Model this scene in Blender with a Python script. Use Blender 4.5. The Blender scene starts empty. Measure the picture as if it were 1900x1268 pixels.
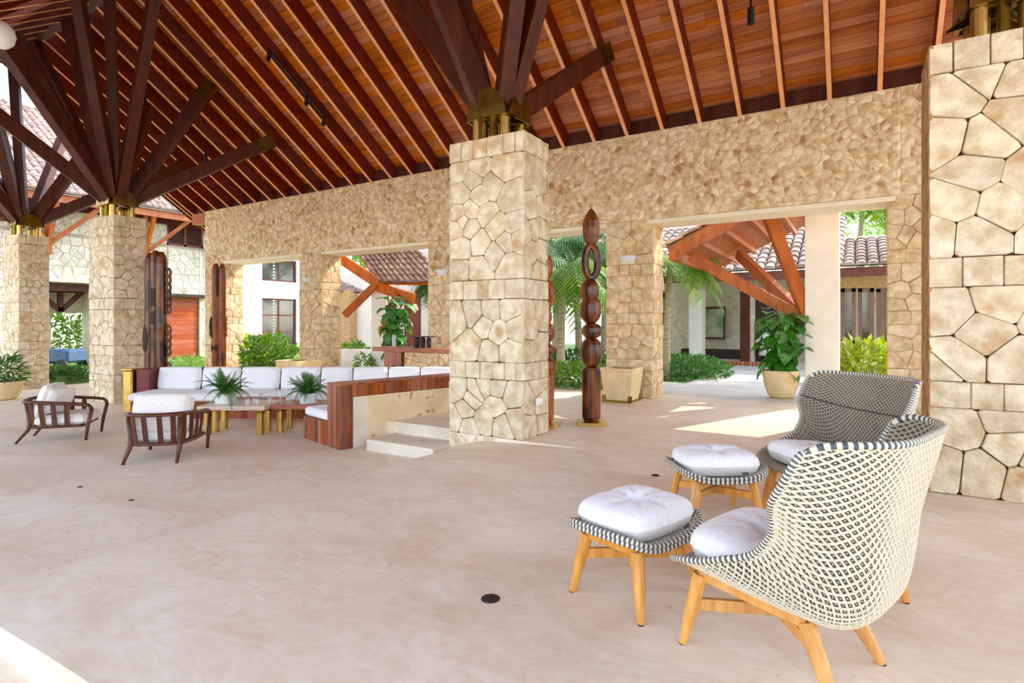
import bpy, math, random
from mathutils import Vector, Matrix
from math import sin, cos, pi, radians, sqrt

# ------------------------------------------------------------------ camera, sky, sun, exposure
SC = bpy.context.scene
COL = SC.collection
TH = math.atan(0.61)                 # the building is turned 31.4 degrees against the view
CT, ST = cos(TH), sin(TH)
EYE = 1.52
FPX = 1050.0

cam_d = bpy.data.cameras.new('camera')
cam_d.sensor_width = 36.0
cam_d.lens = FPX / 1900.0 * 36.0
cam_d.shift_y = -34.0 / 1900.0
cam_d.clip_start = 0.05
cam_d.clip_end = 400
cam = bpy.data.objects.new('camera', cam_d)
cam.location = (0, 0, EYE)
cam.rotation_euler = (radians(90), 0, TH)
COL.objects.link(cam)
SC.camera = cam

SUN_AZ = math.atan(0.42)             # from +v towards +u
SUN_EL = radians(41.2)
W = bpy.data.worlds.new('sky')
SC.world = W
W.use_nodes = True
nt = W.node_tree
for n in list(nt.nodes):
    nt.nodes.remove(n)
o_ = nt.nodes.new('ShaderNodeOutputWorld')
b_ = nt.nodes.new('ShaderNodeBackground')
s_ = nt.nodes.new('ShaderNodeTexSky')
s_.sky_type = 'NISHITA'
s_.sun_disc = False
s_.sun_elevation = SUN_EL
s_.sun_rotation = SUN_AZ
s_.altitude = 0
s_.air_density = 1.0
s_.dust_density = 1.2
s_.ozone_density = 1.0
h_ = nt.nodes.new('ShaderNodeHueSaturation')
h_.inputs['Saturation'].default_value = 0.55
nt.links.new(s_.outputs[0], h_.inputs['Color'])
nt.links.new(h_.outputs[0], b_.inputs[0])
b_.inputs[1].default_value = 0.54
nt.links.new(b_.outputs[0], o_.inputs[0])

sun_d = bpy.data.lights.new('sun', 'SUN')
sun_d.energy = 4.0
sun_d.angle = radians(0.6)
sun_d.color = (1.0, 0.93, 0.82)
sun = bpy.data.objects.new('sun', sun_d)
sdir = Vector((sin(SUN_AZ) * cos(SUN_EL), cos(SUN_AZ) * cos(SUN_EL), sin(SUN_EL)))
sun.rotation_euler = (-sdir).to_track_quat('-Z', 'Y').to_euler()
sun.location = (10, 30, 30)
COL.objects.link(sun)

VS = SC.view_settings
VS.view_transform = 'Standard'
VS.look = 'None'
VS.gamma = 1.0
VS.use_curve_mapping = False
VS.exposure = 0.4

# ------------------------------------------------------------------ coordinates
def cw(X, Y):
    """metres right of / in front of the camera's foot -> building axes"""
    return X * CT - Y * ST, X * ST + Y * CT
def cv(X, Y, z=0.0):
    u, v = cw(X, Y)
    return Vector((u, v, z))
def P(px, py, d):
    X = (px - 950) / FPX * d
    u, v = cw(X, d)
    return Vector((u, v, EYE - (py - 600) / FPX * d))
def Pz(px, py, z):
    return P(px, py, (EYE - z) * FPX / (py - 600))
def Pv(px, py, v):
    a = (px - 950) / FPX
    return P(px, py, v / (a * ST + CT))
def Pu(px, py, u):
    a = (px - 950) / FPX
    return P(px, py, u / (a * CT - ST))

# ------------------------------------------------------------------ mesh builder
class MB:
    def __init__(s):
        s.v = []; s.f = []; s.m = []; s.cur = 0
    def add(s, vs, fs):
        b = len(s.v)
        s.v.extend([tuple(x) for x in vs])
        for f in fs:
            s.f.append([i + b for i in f]); s.m.append(s.cur)
    def box(s, x0, x1, y0, y1, z0, z1):
        s.add([(x0,y0,z0),(x1,y0,z0),(x1,y1,z0),(x0,y1,z0),(x0,y0,z1),(x1,y0,z1),(x1,y1,z1),(x0,y1,z1)],
              [(0,3,2,1),(4,5,6,7),(0,1,5,4),(1,2,6,5),(2,3,7,6),(3,0,4,7)])
        return s
    def beam(s, p0, p1, w, h, w1=None, h1=None, side=None):
        p0 = Vector(p0); p1 = Vector(p1)
        t = (p1 - p0).normalized()
        if side is None:
            side = t.cross(Vector((0,0,1)))
            if side.length < 1e-4: side = Vector((1,0,0))
        side = Vector(side); side = (side - t * side.dot(t)).normalized()
        up = side.cross(t).normalized()
        w1 = w if w1 is None else w1; h1 = h if h1 is None else h1
        vs = []
        for p, a, b in ((p0, w, h), (p1, w1, h1)):
            vs += [p - side*a/2 - up*b/2, p + side*a/2 - up*b/2, p + side*a/2 + up*b/2, p - side*a/2 + up*b/2]
        s.add(vs, [(0,1,2,3),(7,6,5,4),(0,4,5,1),(1,5,6,2),(2,6,7,3),(3,7,4,0)])
        return s
    def tube(s, pts, r, n=8, cap=True, closed=False, sx=1.0):
        pts = [Vector(p) for p in pts]
        k = len(pts)
        if not hasattr(r, '__len__'): r = [r] * k
        vs = []; prev = None
        for i, p in enumerate(pts):
            if closed: t = pts[(i+1) % k] - pts[i-1]
            else: t = pts[min(i+1, k-1)] - pts[max(i-1, 0)]
            if t.length < 1e-9: t = Vector((0,0,1))
            t.normalize()
            if prev is None:
                a = t.orthogonal().normalized() if abs(t.z) > .9 else t.cross(Vector((0,0,1))).normalized()
            else:
                a = prev - t * prev.dot(t)
                a = a.normalized() if a.length > 1e-6 else t.orthogonal().normalized()
            prev = a
            b = t.cross(a)
            for j in range(n):
                an = 2*pi*j/n
                vs.append(p + a*cos(an)*r[i]*sx + b*sin(an)*r[i])
        fs = []
        rng_ = range(k if closed else k-1)
        for i in rng_:
            i2 = (i+1) % k
            for j in range(n):
                j2 = (j+1) % n
                fs.append((i*n+j, i*n+j2, i2*n+j2, i2*n+j))
        if cap and not closed:
            fs.append(tuple(range(n-1, -1, -1))); fs.append(tuple((k-1)*n + j for j in range(n)))
        s.add(vs, fs)
        return s
    def lathe(s, prof, n=16, c=(0,0,0), sx=1.0, sy=1.0, rot=0.0, cap=True, sq=None):
        """prof: list of (r, z). sq: superellipse exponent for squarish sections"""
        vs = []
        for r, z in prof:
            for j in range(n):
                an = 2*pi*j/n + rot
                ca, sa = cos(an), sin(an)
                k = 1.0
                if sq: k = 1.0 / ((abs(cos(an-rot))**sq + abs(sin(an-rot))**sq) ** (1.0/sq))
                vs.append((c[0] + r*ca*sx*k, c[1] + r*sa*sy*k, c[2] + z))
        fs = []
        for i in range(len(prof)-1):
            for j in range(n):
                j2 = (j+1) % n
                fs.append((i*n+j, i*n+j2, (i+1)*n+j2, (i+1)*n+j))
        if cap:
            fs.append(tuple(range(n-1, -1, -1))); fs.append(tuple((len(prof)-1)*n + j for j in range(n)))
        s.add(vs, fs)
        return s
    def prism(s, poly, z0, z1):
        n = len(poly)
        vs = [(p[0], p[1], z0) for p in poly] + [(p[0], p[1], z1) for p in poly]
        fs = [tuple(range(n-1,-1,-1)), tuple(range(n, 2*n))]
        for i in range(n):
            j = (i+1) % n
            fs.append((i, j, n+j, n+i))
        s.add(vs, fs)
        return s
    def slab(s, pts, thick):
        """polygon of 3D points, thickened along its normal"""
        pts = [Vector(p) for p in pts]
        nrm = Vector((0,0,0))
        for i in range(len(pts)):
            a, b = pts[i], pts[(i+1) % len(pts)]
            nrm += a.cross(b)
        nrm.normalize()
        n = len(pts)
        vs = pts + [p - nrm*thick for p in pts]
        fs = [tuple(range(n)), tuple(range(2*n-1, n-1, -1))]
        for i in range(n):
            j = (i+1) % n
            fs.append((i, n+i, n+j, j))
        s.add(vs, fs)
        return s
    def grid(s, fn, nu, nv, cu=False, cvv=False):
        vs = []
        for i in range(nu if cu else nu+1):
            for j in range(nv if cvv else nv+1):
                vs.append(fn(i/nu, j/nv))
        NJ = nv if cvv else nv+1; NI = nu if cu else nu+1
        fs = []
        for i in range(nu):
            for j in range(nv):
                i2 = (i+1) % NI; j2 = (j+1) % NJ
                fs.append((i*NJ+j, i2*NJ+j, i2*NJ+j2, i*NJ+j2))
        s.add(vs, fs)
        return s
    def rbox(s, x0, x1, y0, y1, z0, z1, r=0.03):
        """box with chamfered vertical and horizontal edges (three stacked rings)"""
        def ring(i, z):
            a0, a1, b0, b1 = x0+i, x1-i, y0+i, y1-i
            c = r
            return [(a0+c,b0,z),(a1-c,b0,z),(a1,b0+c,z),(a1,b1-c,z),(a1-c,b1,z),(a0+c,b1,z),(a0,b1-c,z),(a0,b0+c,z)]
        vs = ring(r, z0) + ring(0, z0+r) + ring(0, z1-r) + ring(r, z1)
        fs = [tuple(range(7,-1,-1)), tuple(range(24,32))]
        for k in range(3):
            for j in range(8):
                j2 = (j+1) % 8
                fs.append((k*8+j, k*8+j2, k*8+8+j2, k*8+8+j))
        s.add(vs, fs)
        return s
    def mesh(s, name, mats, smooth=False):
        me = bpy.data.meshes.new(name)
        me.from_pydata(s.v, [], s.f)
        if not isinstance(mats, (list, tuple)): mats = [mats]
        for m in mats: me.materials.append(m)
        if len(mats) > 1: me.polygons.foreach_set('material_index', s.m)
        if smooth: me.polygons.foreach_set('use_smooth', [True]*len(me.polygons))
        me.update()
        return me
    def build(s, name, mats, parent=None, smooth=False, bevel=0.0):
        o = bpy.data.objects.new(name, s.mesh(name, mats, smooth))
        COL.objects.link(o)
        if parent is not None: o.parent = parent
        if bevel:
            md = o.modifiers.new('edges', 'BEVEL'); md.width = bevel; md.segments = 2; md.limit_method = 'ANGLE'
        return o

def tag(o, label=None, cat=None, group=None, kind=None):
    if label: o['label'] = label
    if cat: o['category'] = cat
    if group: o['group'] = group
    if kind: o['kind'] = kind
    return o
def empty(name, loc=(0,0,0), rz=0.0, label=None, cat=None, group=None, kind=None):
    o = bpy.data.objects.new(name, None)
    o.empty_display_size = 0.1
    COL.objects.link(o)
    o.location = loc; o.rotation_euler = (0, 0, rz)
    return tag(o, label, cat, group, kind)
def put(name, mesh, parent=None, mat4=None):
    o = bpy.data.objects.new(name, mesh)
    COL.objects.link(o)
    if parent is not None: o.parent = parent
    if mat4 is not None: o.matrix_local = mat4
    return o
def dup(root, loc, rz, label=None, cat=None, group=None, scale=None):
    r = root.copy(); COL.objects.link(r)
    r.location = loc; r.rotation_euler = (0, 0, rz)
    if scale: r.scale = scale
    tag(r, label, cat, group)
    for ch in list(root.children):
        c = ch.copy(); COL.objects.link(c); c.parent = r
        for g in list(ch.children):
            d = g.copy(); COL.objects.link(d); d.parent = c
    return r

# ------------------------------------------------------------------ materials
def lin(r, g, b):
    def f(c):
        c /= 255.0
        return c/12.92 if c <= .04045 else ((c+.055)/1.055)**2.4
    return (f(r), f(g), f(b), 1.0)
MATS = {}
def M(name, c1, c2=None, scale=4.0, rough=.6, metal=0.0, bump=0.0, bscale=None, rand=0.0, stretch=(1,1,1), detail=5.0,
      lo=.35, hi=.65, spec=.5, trans=0.0, c3=None, s3=1.0, f3=(.6,.7), sheen=0.0, glass=False, vor=0.0, coat=0.0):
    m = bpy.data.materials.new(name)
    m.use_nodes = True
    nt = m.node_tree; N = nt.nodes; L = nt.links
    bs = N['Principled BSDF']
    bs.inputs['Roughness'].default_value = rough
    bs.inputs['Metallic'].default_value = metal
    bs.inputs['Specular IOR Level'].default_value = spec
    if coat: bs.inputs['Coat Weight'].default_value = coat; bs.inputs['Coat Roughness'].default_value = .15
    if sheen: bs.inputs['Sheen Weight'].default_value = sheen
    if glass:
        bs.inputs['Transmission Weight'].default_value = 1.0
        bs.inputs['IOR'].default_value = 1.45
    c2 = c2 or c1
    tc = N.new('ShaderNodeTexCoord'); mp = N.new('ShaderNodeMapping'); mp.inputs['Scale'].default_value = stretch
    L.new(tc.outputs['Object'], mp.inputs['Vector'])
    oi = N.new('ShaderNodeObjectInfo'); ge = N.new('ShaderNodeNewGeometry')
    ad = N.new('ShaderNodeMath'); ad.operation = 'ADD'
    L.new(oi.outputs['Random'], ad.inputs[0]); L.new(ge.outputs['Random Per Island'], ad.inputs[1])
    fr = N.new('ShaderNodeMath'); fr.operation = 'FRACT'; L.new(ad.outputs[0], fr.inputs[0])
    # shift the texture from piece to piece
    vm = N.new('ShaderNodeVectorMath'); vm.operation = 'ADD'
    if rand:
        cb = N.new('ShaderNodeCombineXYZ')
        mu0 = N.new('ShaderNodeMath'); mu0.operation = 'MULTIPLY'; mu0.inputs[1].default_value = 37.0
        L.new(fr.outputs[0], mu0.inputs[0])
        for k in range(3): L.new(mu0.outputs[0], cb.inputs[k])
        L.new(cb.outputs[0], vm.inputs[1])
    L.new(mp.outputs[0], vm.inputs[0])
    nz = N.new('ShaderNodeTexNoise'); nz.inputs['Scale'].default_value = scale; nz.inputs['Detail'].default_value = detail
    L.new(vm.outputs[0], nz.inputs['Vector'])
    rp = N.new('ShaderNodeValToRGB')
    rp.color_ramp.elements[0].position = lo; rp.color_ramp.elements[0].color = c1
    rp.color_ramp.elements[1].position = hi; rp.color_ramp.elements[1].color = c2
    L.new(nz.outputs['Fac'], rp.inputs[0])
    out = rp.outputs[0]
    if c3 is not None:
        n3 = N.new('ShaderNodeTexNoise'); n3.inputs['Scale'].default_value = s3; n3.inputs['Detail'].default_value = 7
        L.new(vm.outputs[0], n3.inputs['Vector'])
        mr = N.new('ShaderNodeMapRange'); mr.inputs[1].default_value = f3[0]; mr.inputs[2].default_value = f3[1]
        L.new(n3.outputs['Fac'], mr.inputs[0])
        mx = N.new('ShaderNodeMix'); mx.data_type = 'RGBA'
        L.new(mr.outputs[0], mx.inputs[0]); L.new(out, mx.inputs[6]); mx.inputs[7].default_value = c3
        out = mx.outputs[2]
    if rand:
        hs = N.new('ShaderNodeHueSaturation')
        mr = N.new('ShaderNodeMapRange'); mr.inputs[3].default_value = 1 - rand; mr.inputs[4].default_value = 1 + rand
        L.new(fr.outputs[0], mr.inputs[0]); L.new(mr.outputs[0], hs.inputs['Value'])
        mu = N.new('ShaderNodeMath'); mu.operation = 'MULTIPLY'; mu.inputs[1].default_value = 7.31; L.new(fr.outputs[0], mu.inputs[0])
        f2 = N.new('ShaderNodeMath'); f2.operation = 'FRACT'; L.new(mu.outputs[0], f2.inputs[0])
        m2 = N.new('ShaderNodeMapRange'); m2.inputs[3].default_value = 1 - rand*.9; m2.inputs[4].default_value = 1 + rand*.9
        L.new(f2.outputs[0], m2.inputs[0]); L.new(m2.outputs[0], hs.inputs['Saturation'])
        L.new(out, hs.inputs['Color']); out = hs.outputs[0]
    L.new(out, bs.inputs['Base Color'])
    if bump:
        nb = N.new('ShaderNodeTexNoise'); nb.inputs['Scale'].default_value = bscale or scale*4; nb.inputs['Detail'].default_value = 6
        L.new(vm.outputs[0], nb.inputs['Vector'])
        bp = N.new('ShaderNodeBump'); bp.inputs['Strength'].default_value = bump; bp.inputs['Distance'].default_value = .02
        L.new(nb.outputs['Fac'], bp.inputs['Height']); L.new(bp.outputs[0], bs.inputs['Normal'])
    if trans:
        tr = N.new('ShaderNodeBsdfTranslucent'); L.new(out, tr.inputs[0])
        ms = N.new('ShaderNodeMixShader'); ms.inputs[0].default_value = trans
        L.new(bs.outputs[0], ms.inputs[1]); L.new(tr.outputs[0], ms.inputs[2])
        L.new(ms.outputs[0], N['Material Output'].inputs[0])
    MATS[name] = m
    return m

m_stone = M('cream_coral_stone', lin(204,182,146), lin(238,224,196), 6.5, .88, bump=1.0, bscale=26, rand=.07, c3=lin(190,150,102), s3=3.2, f3=(.57,.74), detail=9, spec=.2)
m_joint = M('recessed_mortar', lin(66,46,30), lin(98,72,48), 9, .95, bump=.5, bscale=30, spec=.1)
m_wall = M('tan_rubble_stone', lin(206,174,130), lin(238,214,174), 7, .9, bump=1.0, bscale=18, rand=.08, c3=lin(176,128,80), s3=2.6, f3=(.58,.72), spec=.15)
m_wallr = M('rough_tan_rubble', lin(206,172,126), lin(246,228,194), 6.0, .92, bump=1.0, bscale=10, rand=.035, c3=lin(180,132,84), s3=3.4, f3=(.56,.70), spec=.12, detail=8)
m_coral = M('brown_coral_slab', lin(150,108,66), lin(196,154,106), 7, .9, bump=.8, bscale=20, spec=.12)
m_wjoint = M('tan_wall_mortar', lin(196,160,116), lin(218,186,144), 10, .95, bump=.7, bscale=26, spec=.1)
m_lintel = M('pale_plaster_lintel', lin(240,226,196), lin(246,236,212), 3, .9, bump=.15, spec=.15)
def floor_material():
    m = bpy.data.materials.new('honed_coral_stone_floor'); m.use_nodes = True
    N = m.node_tree.nodes; L = m.node_tree.links; bs = N['Principled BSDF']
    bs.inputs['Roughness'].default_value = .5; bs.inputs['Specular IOR Level'].default_value = .3
    tc = N.new('ShaderNodeTexCoord'); mp = N.new('ShaderNodeMapping'); mp.inputs['Scale'].default_value = (.75, 1.25, 1)
    L.new(tc.outputs['Object'], mp.inputs['Vector'])
    def noise(sc, det, dis, rough=.55):
        n = N.new('ShaderNodeTexNoise'); n.inputs['Scale'].default_value = sc; n.inputs['Detail'].default_value = det
        n.inputs['Distortion'].default_value = dis; n.inputs['Roughness'].default_value = rough
        L.new(mp.outputs[0], n.inputs['Vector']); return n.outputs['Fac']
    def ramp(src, stops):
        r = N.new('ShaderNodeValToRGB'); e = r.color_ramp.elements
        e[0].position, e[0].color = stops[0]; e[1].position, e[1].color = stops[1]
        for p, c in stops[2:]:
            x = e.new(p); x.color = c
        L.new(src, r.inputs[0]); return r.outputs[0]
    def mix(fac, a_, b_):
        x = N.new('ShaderNodeMix'); x.data_type = 'RGBA'
        L.new(fac, x.inputs[0]); L.new(a_, x.inputs[6])
        if isinstance(b_, tuple): x.inputs[7].default_value = b_
        else: L.new(b_, x.inputs[7])
        return x.outputs[2]
    k = lambda v: (v, v, v, 1)
    base = ramp(noise(.55, 7, .6), [(.32, lin(226,204,176)), (.66, lin(242,230,210))])
    fine = ramp(noise(7, 9, 1.2, .65), [(.36, k(.0)), (.62, k(.42))])
    c = mix(fine, base, lin(248,240,226))
    wisp = ramp(noise(1.5, 10, 1.2, .72), [(.44, k(0)), (.50, k(.17)), (.56, k(0))])
    c = mix(wisp, c, lin(196,160,122))
    blot = ramp(noise(.9, 10, .7, .68), [(.50, k(0)), (.76, k(.62))])
    c = mix(blot, c, lin(206,172,136))
    pits = ramp(noise(9, 6, .8), [(.68, k(0)), (.76, k(.5))])
    c = mix(pits, c, lin(150,116,86))
    L.new(c, bs.inputs['Base Color'])
    bp = N.new('ShaderNodeBump'); bp.inputs['Strength'].default_value = .12; bp.inputs['Distance'].default_value = .01
    L.new(noise(9, 8, 1.0), bp.inputs['Height']); L.new(bp.outputs[0], bs.inputs['Normal'])
    return m
m_floor = floor_material()
m_step = M('pale_step_stone', lin(214,202,182), lin(230,220,202), 2.5, .6, bump=.1, spec=.3)
m_porch = M('white_stone_paving', lin(196,194,190), lin(214,212,208), 1.5, .6, bump=.1, spec=.3)
m_plank = M('orange_ceiling_board', lin(180,92,32), lin(208,122,50), 1.6, .5, bump=.12, bscale=10, rand=.20, stretch=(.35,5,5), spec=.35, detail=8, c3=lin(140,62,22), s3=2.2, f3=(.55,.75))
m_rafter = M('red_brown_rafter', lin(98,26,9), lin(124,38,14), 1.2, .5, rand=.12, stretch=(6,.6,6), spec=.35, detail=7)
m_lit_batten = M('bounce_lit_batten', lin(226,156,100), lin(238,172,118), 2, .5, rand=.06, stretch=(6,.6,6))  # pale tone paints the floor's bounce light onto the rafter undersides
m_beam = M('dark_red_brown_timber', lin(66,24,10), lin(90,38,17), 1.5, .5, rand=.10, stretch=(4,4,.7), spec=.35, detail=7)
m_brass = M('aged_brass', lin(112,90,38), lin(150,122,54), 6, .32, metal=1.0, rand=.08)
m_brassl = M('bright_brass', lin(202,164,84), lin(222,186,110), 6, .3, metal=1.0)
m_black = M('black_metal', lin(20,20,22), None, 3, .5)
m_white = M('white_plaster', lin(238,238,234), lin(246,246,243), 3, .8, bump=.05, spec=.2)
m_cloth = M('white_cushion_fabric', lin(236,236,238), lin(246,246,247), 40, .95, bump=.1, bscale=220, spec=.1, sheen=.1)
m_linen = M('off_white_linen', lin(232,227,220), lin(242,238,232), 30, .95, bump=.12, bscale=160, spec=.1)
m_sofaw = M('reddish_brown_sofa_wood', lin(118,50,17), lin(170,86,32), 1.6, .38, rand=.22, stretch=(7,7,.8), spec=.45, detail=8)
m_chairw = M('dark_walnut_chair_wood', lin(72,34,16), lin(102,52,27), 2.5, .4, rand=.1, stretch=(6,6,1), spec=.45)
m_teak = M('honey_teak', lin(206,140,66), lin(226,166,92), 3, .42, rand=.06, stretch=(9,9,1.2), spec=.4, detail=7)
m_orange = M('orange_stained_timber', lin(168,88,36), lin(190,108,50), 2, .5, rand=.08, stretch=(3,3,1), spec=.35)
m_tile = M('weathered_clay_roof_tile', lin(150,122,112), lin(204,188,178), 6, .85, rand=.22, spec=.15, c3=lin(120,92,84), s3=3, f3=(.5,.75))
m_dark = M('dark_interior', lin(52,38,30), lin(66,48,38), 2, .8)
m_doorw = M('orange_red_door_wood', lin(168,72,34), lin(190,92,48), 2, .5, stretch=(1,1,6), rand=.1)
m_winw = M('dark_red_window_wood', lin(100,46,40), lin(124,62,52), 3, .5, rand=.08)
m_glass = M('dim_window_glass', lin(60,62,58), lin(96,92,84), 1.2, .06, spec=.9)
m_cglass = M('clear_glass', lin(245,250,250), None, 3, .05)
_n = m_cglass.node_tree; _t = _n.nodes.new('ShaderNodeBsdfTransparent'); _x = _n.nodes.new('ShaderNodeMixShader'); _x.inputs[0].default_value = .28
_n.links.new(_t.outputs[0], _x.inputs[1]); _n.links.new(_n.nodes['Principled BSDF'].outputs[0], _x.inputs[2]); _n.links.new(_x.outputs[0], _n.nodes['Material Output'].inputs[0])
m_leafd = M('deep_green_leaf', lin(48,92,36), lin(86,134,54), 5, .5, rand=.28, trans=.35, spec=.4)
m_leafm = M('mid_green_leaf', lin(92,140,48), lin(150,186,78), 5, .5, rand=.30, trans=.45, spec=.35)
m_leafy = M('yellow_green_leaf', lin(150,176,44), lin(206,216,84), 5, .5, rand=.25, trans=.35, spec=.3)
m_fig = M('glossy_fig_leaf', lin(58,122,46), lin(96,162,66), 8, .3, rand=.22, trans=.25, spec=.5)
m_fern = M('fern_green', lin(54,104,40), lin(98,150,60), 6, .5, rand=.25, trans=.35)
m_bark = M('pale_palm_bark', lin(150,136,112), lin(190,176,150), 5, .9, stretch=(1,1,6), bump=.4)
m_stem = M('brown_stem', lin(96,76,48), None, 5, .8)
m_pot = M('tan_stone_pot', lin(222,194,142), lin(234,210,164), 4, .7, bump=.15, spec=.25)
m_potw = M('pale_blue_white_pot', lin(226,236,240), lin(238,244,246), 4, .5)
m_soil = M('dark_soil', lin(60,46,34), lin(80,62,46), 20, .95)
m_weavec = M('cream_woven_strand', lin(216,205,180), lin(228,218,196), 40, .55, rand=.04, spec=.35)
m_weaved = M('charcoal_taupe_weave', lin(64,58,52), lin(88,78,68), 60, .6, rand=.06, spec=.3)
m_weavei = M('taupe_inner_strand', lin(158,144,122), lin(176,162,140), 40, .6, rand=.08, spec=.3)
m_weaveb = M('black_blue_strand', lin(70,76,86), lin(92,98,108), 40, .5, spec=.35)
m_brick = M('red_brick', lin(168,98,72), lin(196,124,94), 6, .85, rand=.2, bump=.3)
m_sculpt = M('dark_polished_carving_wood', lin(52,22,9), lin(132,68,26), 2.4, .3, lo=.42, hi=.6, stretch=(5,5,.8), spec=.5, detail=8)
m_sculpt2 = M('orange_brown_carving_wood', lin(112,50,16), lin(182,98,40), 2.0, .32, stretch=(5,5,.7), spec=.5, detail=8)
m_grass = M('lawn_green', lin(78,112,48), lin(110,140,64), 8, .9, bump=.4)
m_far = M('pale_rubble_stone', lin(206,198,180), lin(228,222,208), 4, .9, bump=.6, bscale=16, rand=.10, c3=lin(176,156,128), s3=3, f3=(.6,.75), spec=.15)
m_farj = M('pale_rubble_mortar', lin(172,160,140), lin(190,178,158), 9, .95, spec=.1)
m_table1 = M('pinkish_pale_wood_slab', lin(214,188,166), lin(228,206,186), 3, .4, stretch=(1,6,6), spec=.4)
m_table2 = M('red_brown_wood_slab', lin(150,86,58), lin(178,112,80), 3, .4, stretch=(1,6,6), spec=.4)
m_blue = M('deep_blue_paint', lin(40,72,110), lin(52,88,130), 3, .4)
m_ground = M('pale_sandy_ground', lin(206,192,170), lin(222,210,190), .6, .9, spec=.1)

# ------------------------------------------------------------------ irregular stonework
def clip(poly, a, b, c):
    """keep a*x+b*y <= c"""
    out = []
    n = len(poly)
    for i in range(n):
        p, q = poly[i], poly[(i+1) % n]
        dp = a*p[0] + b*p[1] - c; dq = a*q[0] + b*q[1] - c
        if dp <= 0: out.append(p)
        if (dp < 0 < dq) or (dq < 0 < dp):
            t = dp / (dp - dq)
            out.append((p[0] + (q[0]-p[0])*t, p[1] + (q[1]-p[1])*t))
    return out
def offset(poly, d):
    out = poly
    n = len(poly)
    area = sum(poly[i][0]*poly[(i+1)%n][1] - poly[(i+1)%n][0]*poly[i][1] for i in range(n))
    sg = 1 if area > 0 else -1
    for i in range(n):
        p, q = poly[i], poly[(i+1) % n]
        ex, ey = q[0]-p[0], q[1]-p[1]
        l = sqrt(ex*ex + ey*ey)
        if l < 1e-6: continue
        a, b = sg*ey/l, -sg*ex/l
        out = clip(out, a, b, a*p[0] + b*p[1] - d)
        if len(out) < 3: return []
    return out
def voronoi(rect, seeds):
    x0, x1, y0, y1 = rect
    cells = []
    for i, s in enumerate(seeds):
        order = sorted(((q[0]-s[0])**2 + (q[1]-s[1])**2, q) for j, q in enumerate(seeds) if j != i)[:26]
        poly = [(x0,y0),(x1,y0),(x1,y1),(x0,y1)]
        for d2, q in order:
            a, b = q[0]-s[0], q[1]-s[1]
            poly = clip(poly, a, b, a*(q[0]+s[0])/2 + b*(q[1]+s[1])/2)
            if len(poly) < 3: break
        if len(poly) >= 3: cells.append(poly)
    return cells
def jitter_seeds(rng, rect, size, jit=.42, asp=1.0):
    x0, x1, y0, y1 = rect
    nx = max(1, round((x1-x0)/(size*asp))); ny = max(1, round((y1-y0)/size))
    out = []
    for j in range(ny):
        for i in range(nx):
            if rng.random() < .12 and nx*ny > 8: continue
            x = x0 + (i + .5 + (.25 if j % 2 else -.25) + rng.uniform(-jit, jit)) * (x1-x0)/nx
            y = y0 + (j + .5 + rng.uniform(-jit, jit)) * (y1-y0)/ny
            if x0 < x < x1 and y0 < y < y1:
                out.append((x, y))
                if rng.random() < .22: out.append((min(x1-.01, x + size*.3), min(y1-.01, y + size*.25)))
    return out or [((x0+x1)/2, (y0+y1)/2)]
def cen(pl):
    return (sum(p[0] for p in pl)/len(pl), sum(p[1] for p in pl)/len(pl))
def cells(rng, rect, size, jit=.42, asp=1.0, k=.6):
    sd = jitter_seeds(rng, rect, size, jit, asp)
    v = voronoi(rect, sd)
    c = [cen(p) for p in v]
    return voronoi(rect, c) if len(c) < 3 else voronoi(rect, [(a[0], a[1]) for a in c])
def rows(rng, rect, w):
    x0, x1, y0, y1 = rect
    out = []; x = x0
    while x < x1 - 1e-4:
        n = x + w * rng.uniform(.7, 1.3)
        if x1 - n < w*.45: n = x1
        out.append([(x,y0),(n,y0),(n,y1),(x,y1)]); x = n
    return out
def soften(poly, rng, k):
    out = []
    n = len(poly)
    for i in range(n):
        p, q = poly[i], poly[(i+1) % n]
        a = rng.uniform(.5, 1)*k; b = rng.uniform(.5, 1)*k
        out.append((p[0] + (q[0]-p[0])*a, p[1] + (q[1]-p[1])*a))
        out.append((q[0] + (p[0]-q[0])*b, q[1] + (p[1]-q[1])*b))
    return out
def stone(mb, poly, o, ax, ay, nn, depth, gap, bev, bulge, rng, soft=0.0):
    """one stone: bevelled, slightly domed convex prism on the plane o + x*ax + y*ay, outward nn"""
    A = offset(poly, gap/2)
    if len(A) < 3: return False
    if soft: A = soften(A, rng, soft)
    cx = sum(p[0] for p in A)/len(A); cy = sum(p[1] for p in A)/len(A)
    r = sum(sqrt((p[0]-cx)**2 + (p[1]-cy)**2) for p in A)/len(A)
    if r < .025: return False
    k = max(.45, 1 - bev/r)
    tx, ty = rng.uniform(-.06, .06), rng.uniform(-.06, .06)
    vs = []
    for p in A: vs.append(o + ax*p[0] + ay*p[1])
    for p in A: vs.append(o + ax*p[0] + ay*p[1] + nn*(depth*.72))
    for p in A:
        x, y = cx + (p[0]-cx)*k, cy + (p[1]-cy)*k
        vs.append(o + ax*x + ay*y + nn*(depth + tx*(x-cx) + ty*(y-cy) + rng.uniform(-.003,.003)))
    vs.append(o + ax*cx + ay*cy + nn*(depth + bulge))
    n = len(A); fs = []
    for i in range(n):
        j = (i+1) % n
        fs.append((i, j, n+j, n+i)); fs.append((n+i, n+j, 2*n+j, 2*n+i)); fs.append((2*n+i, 2*n+j, 3*n))
    mb.add(vs, fs)
    return True

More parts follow.
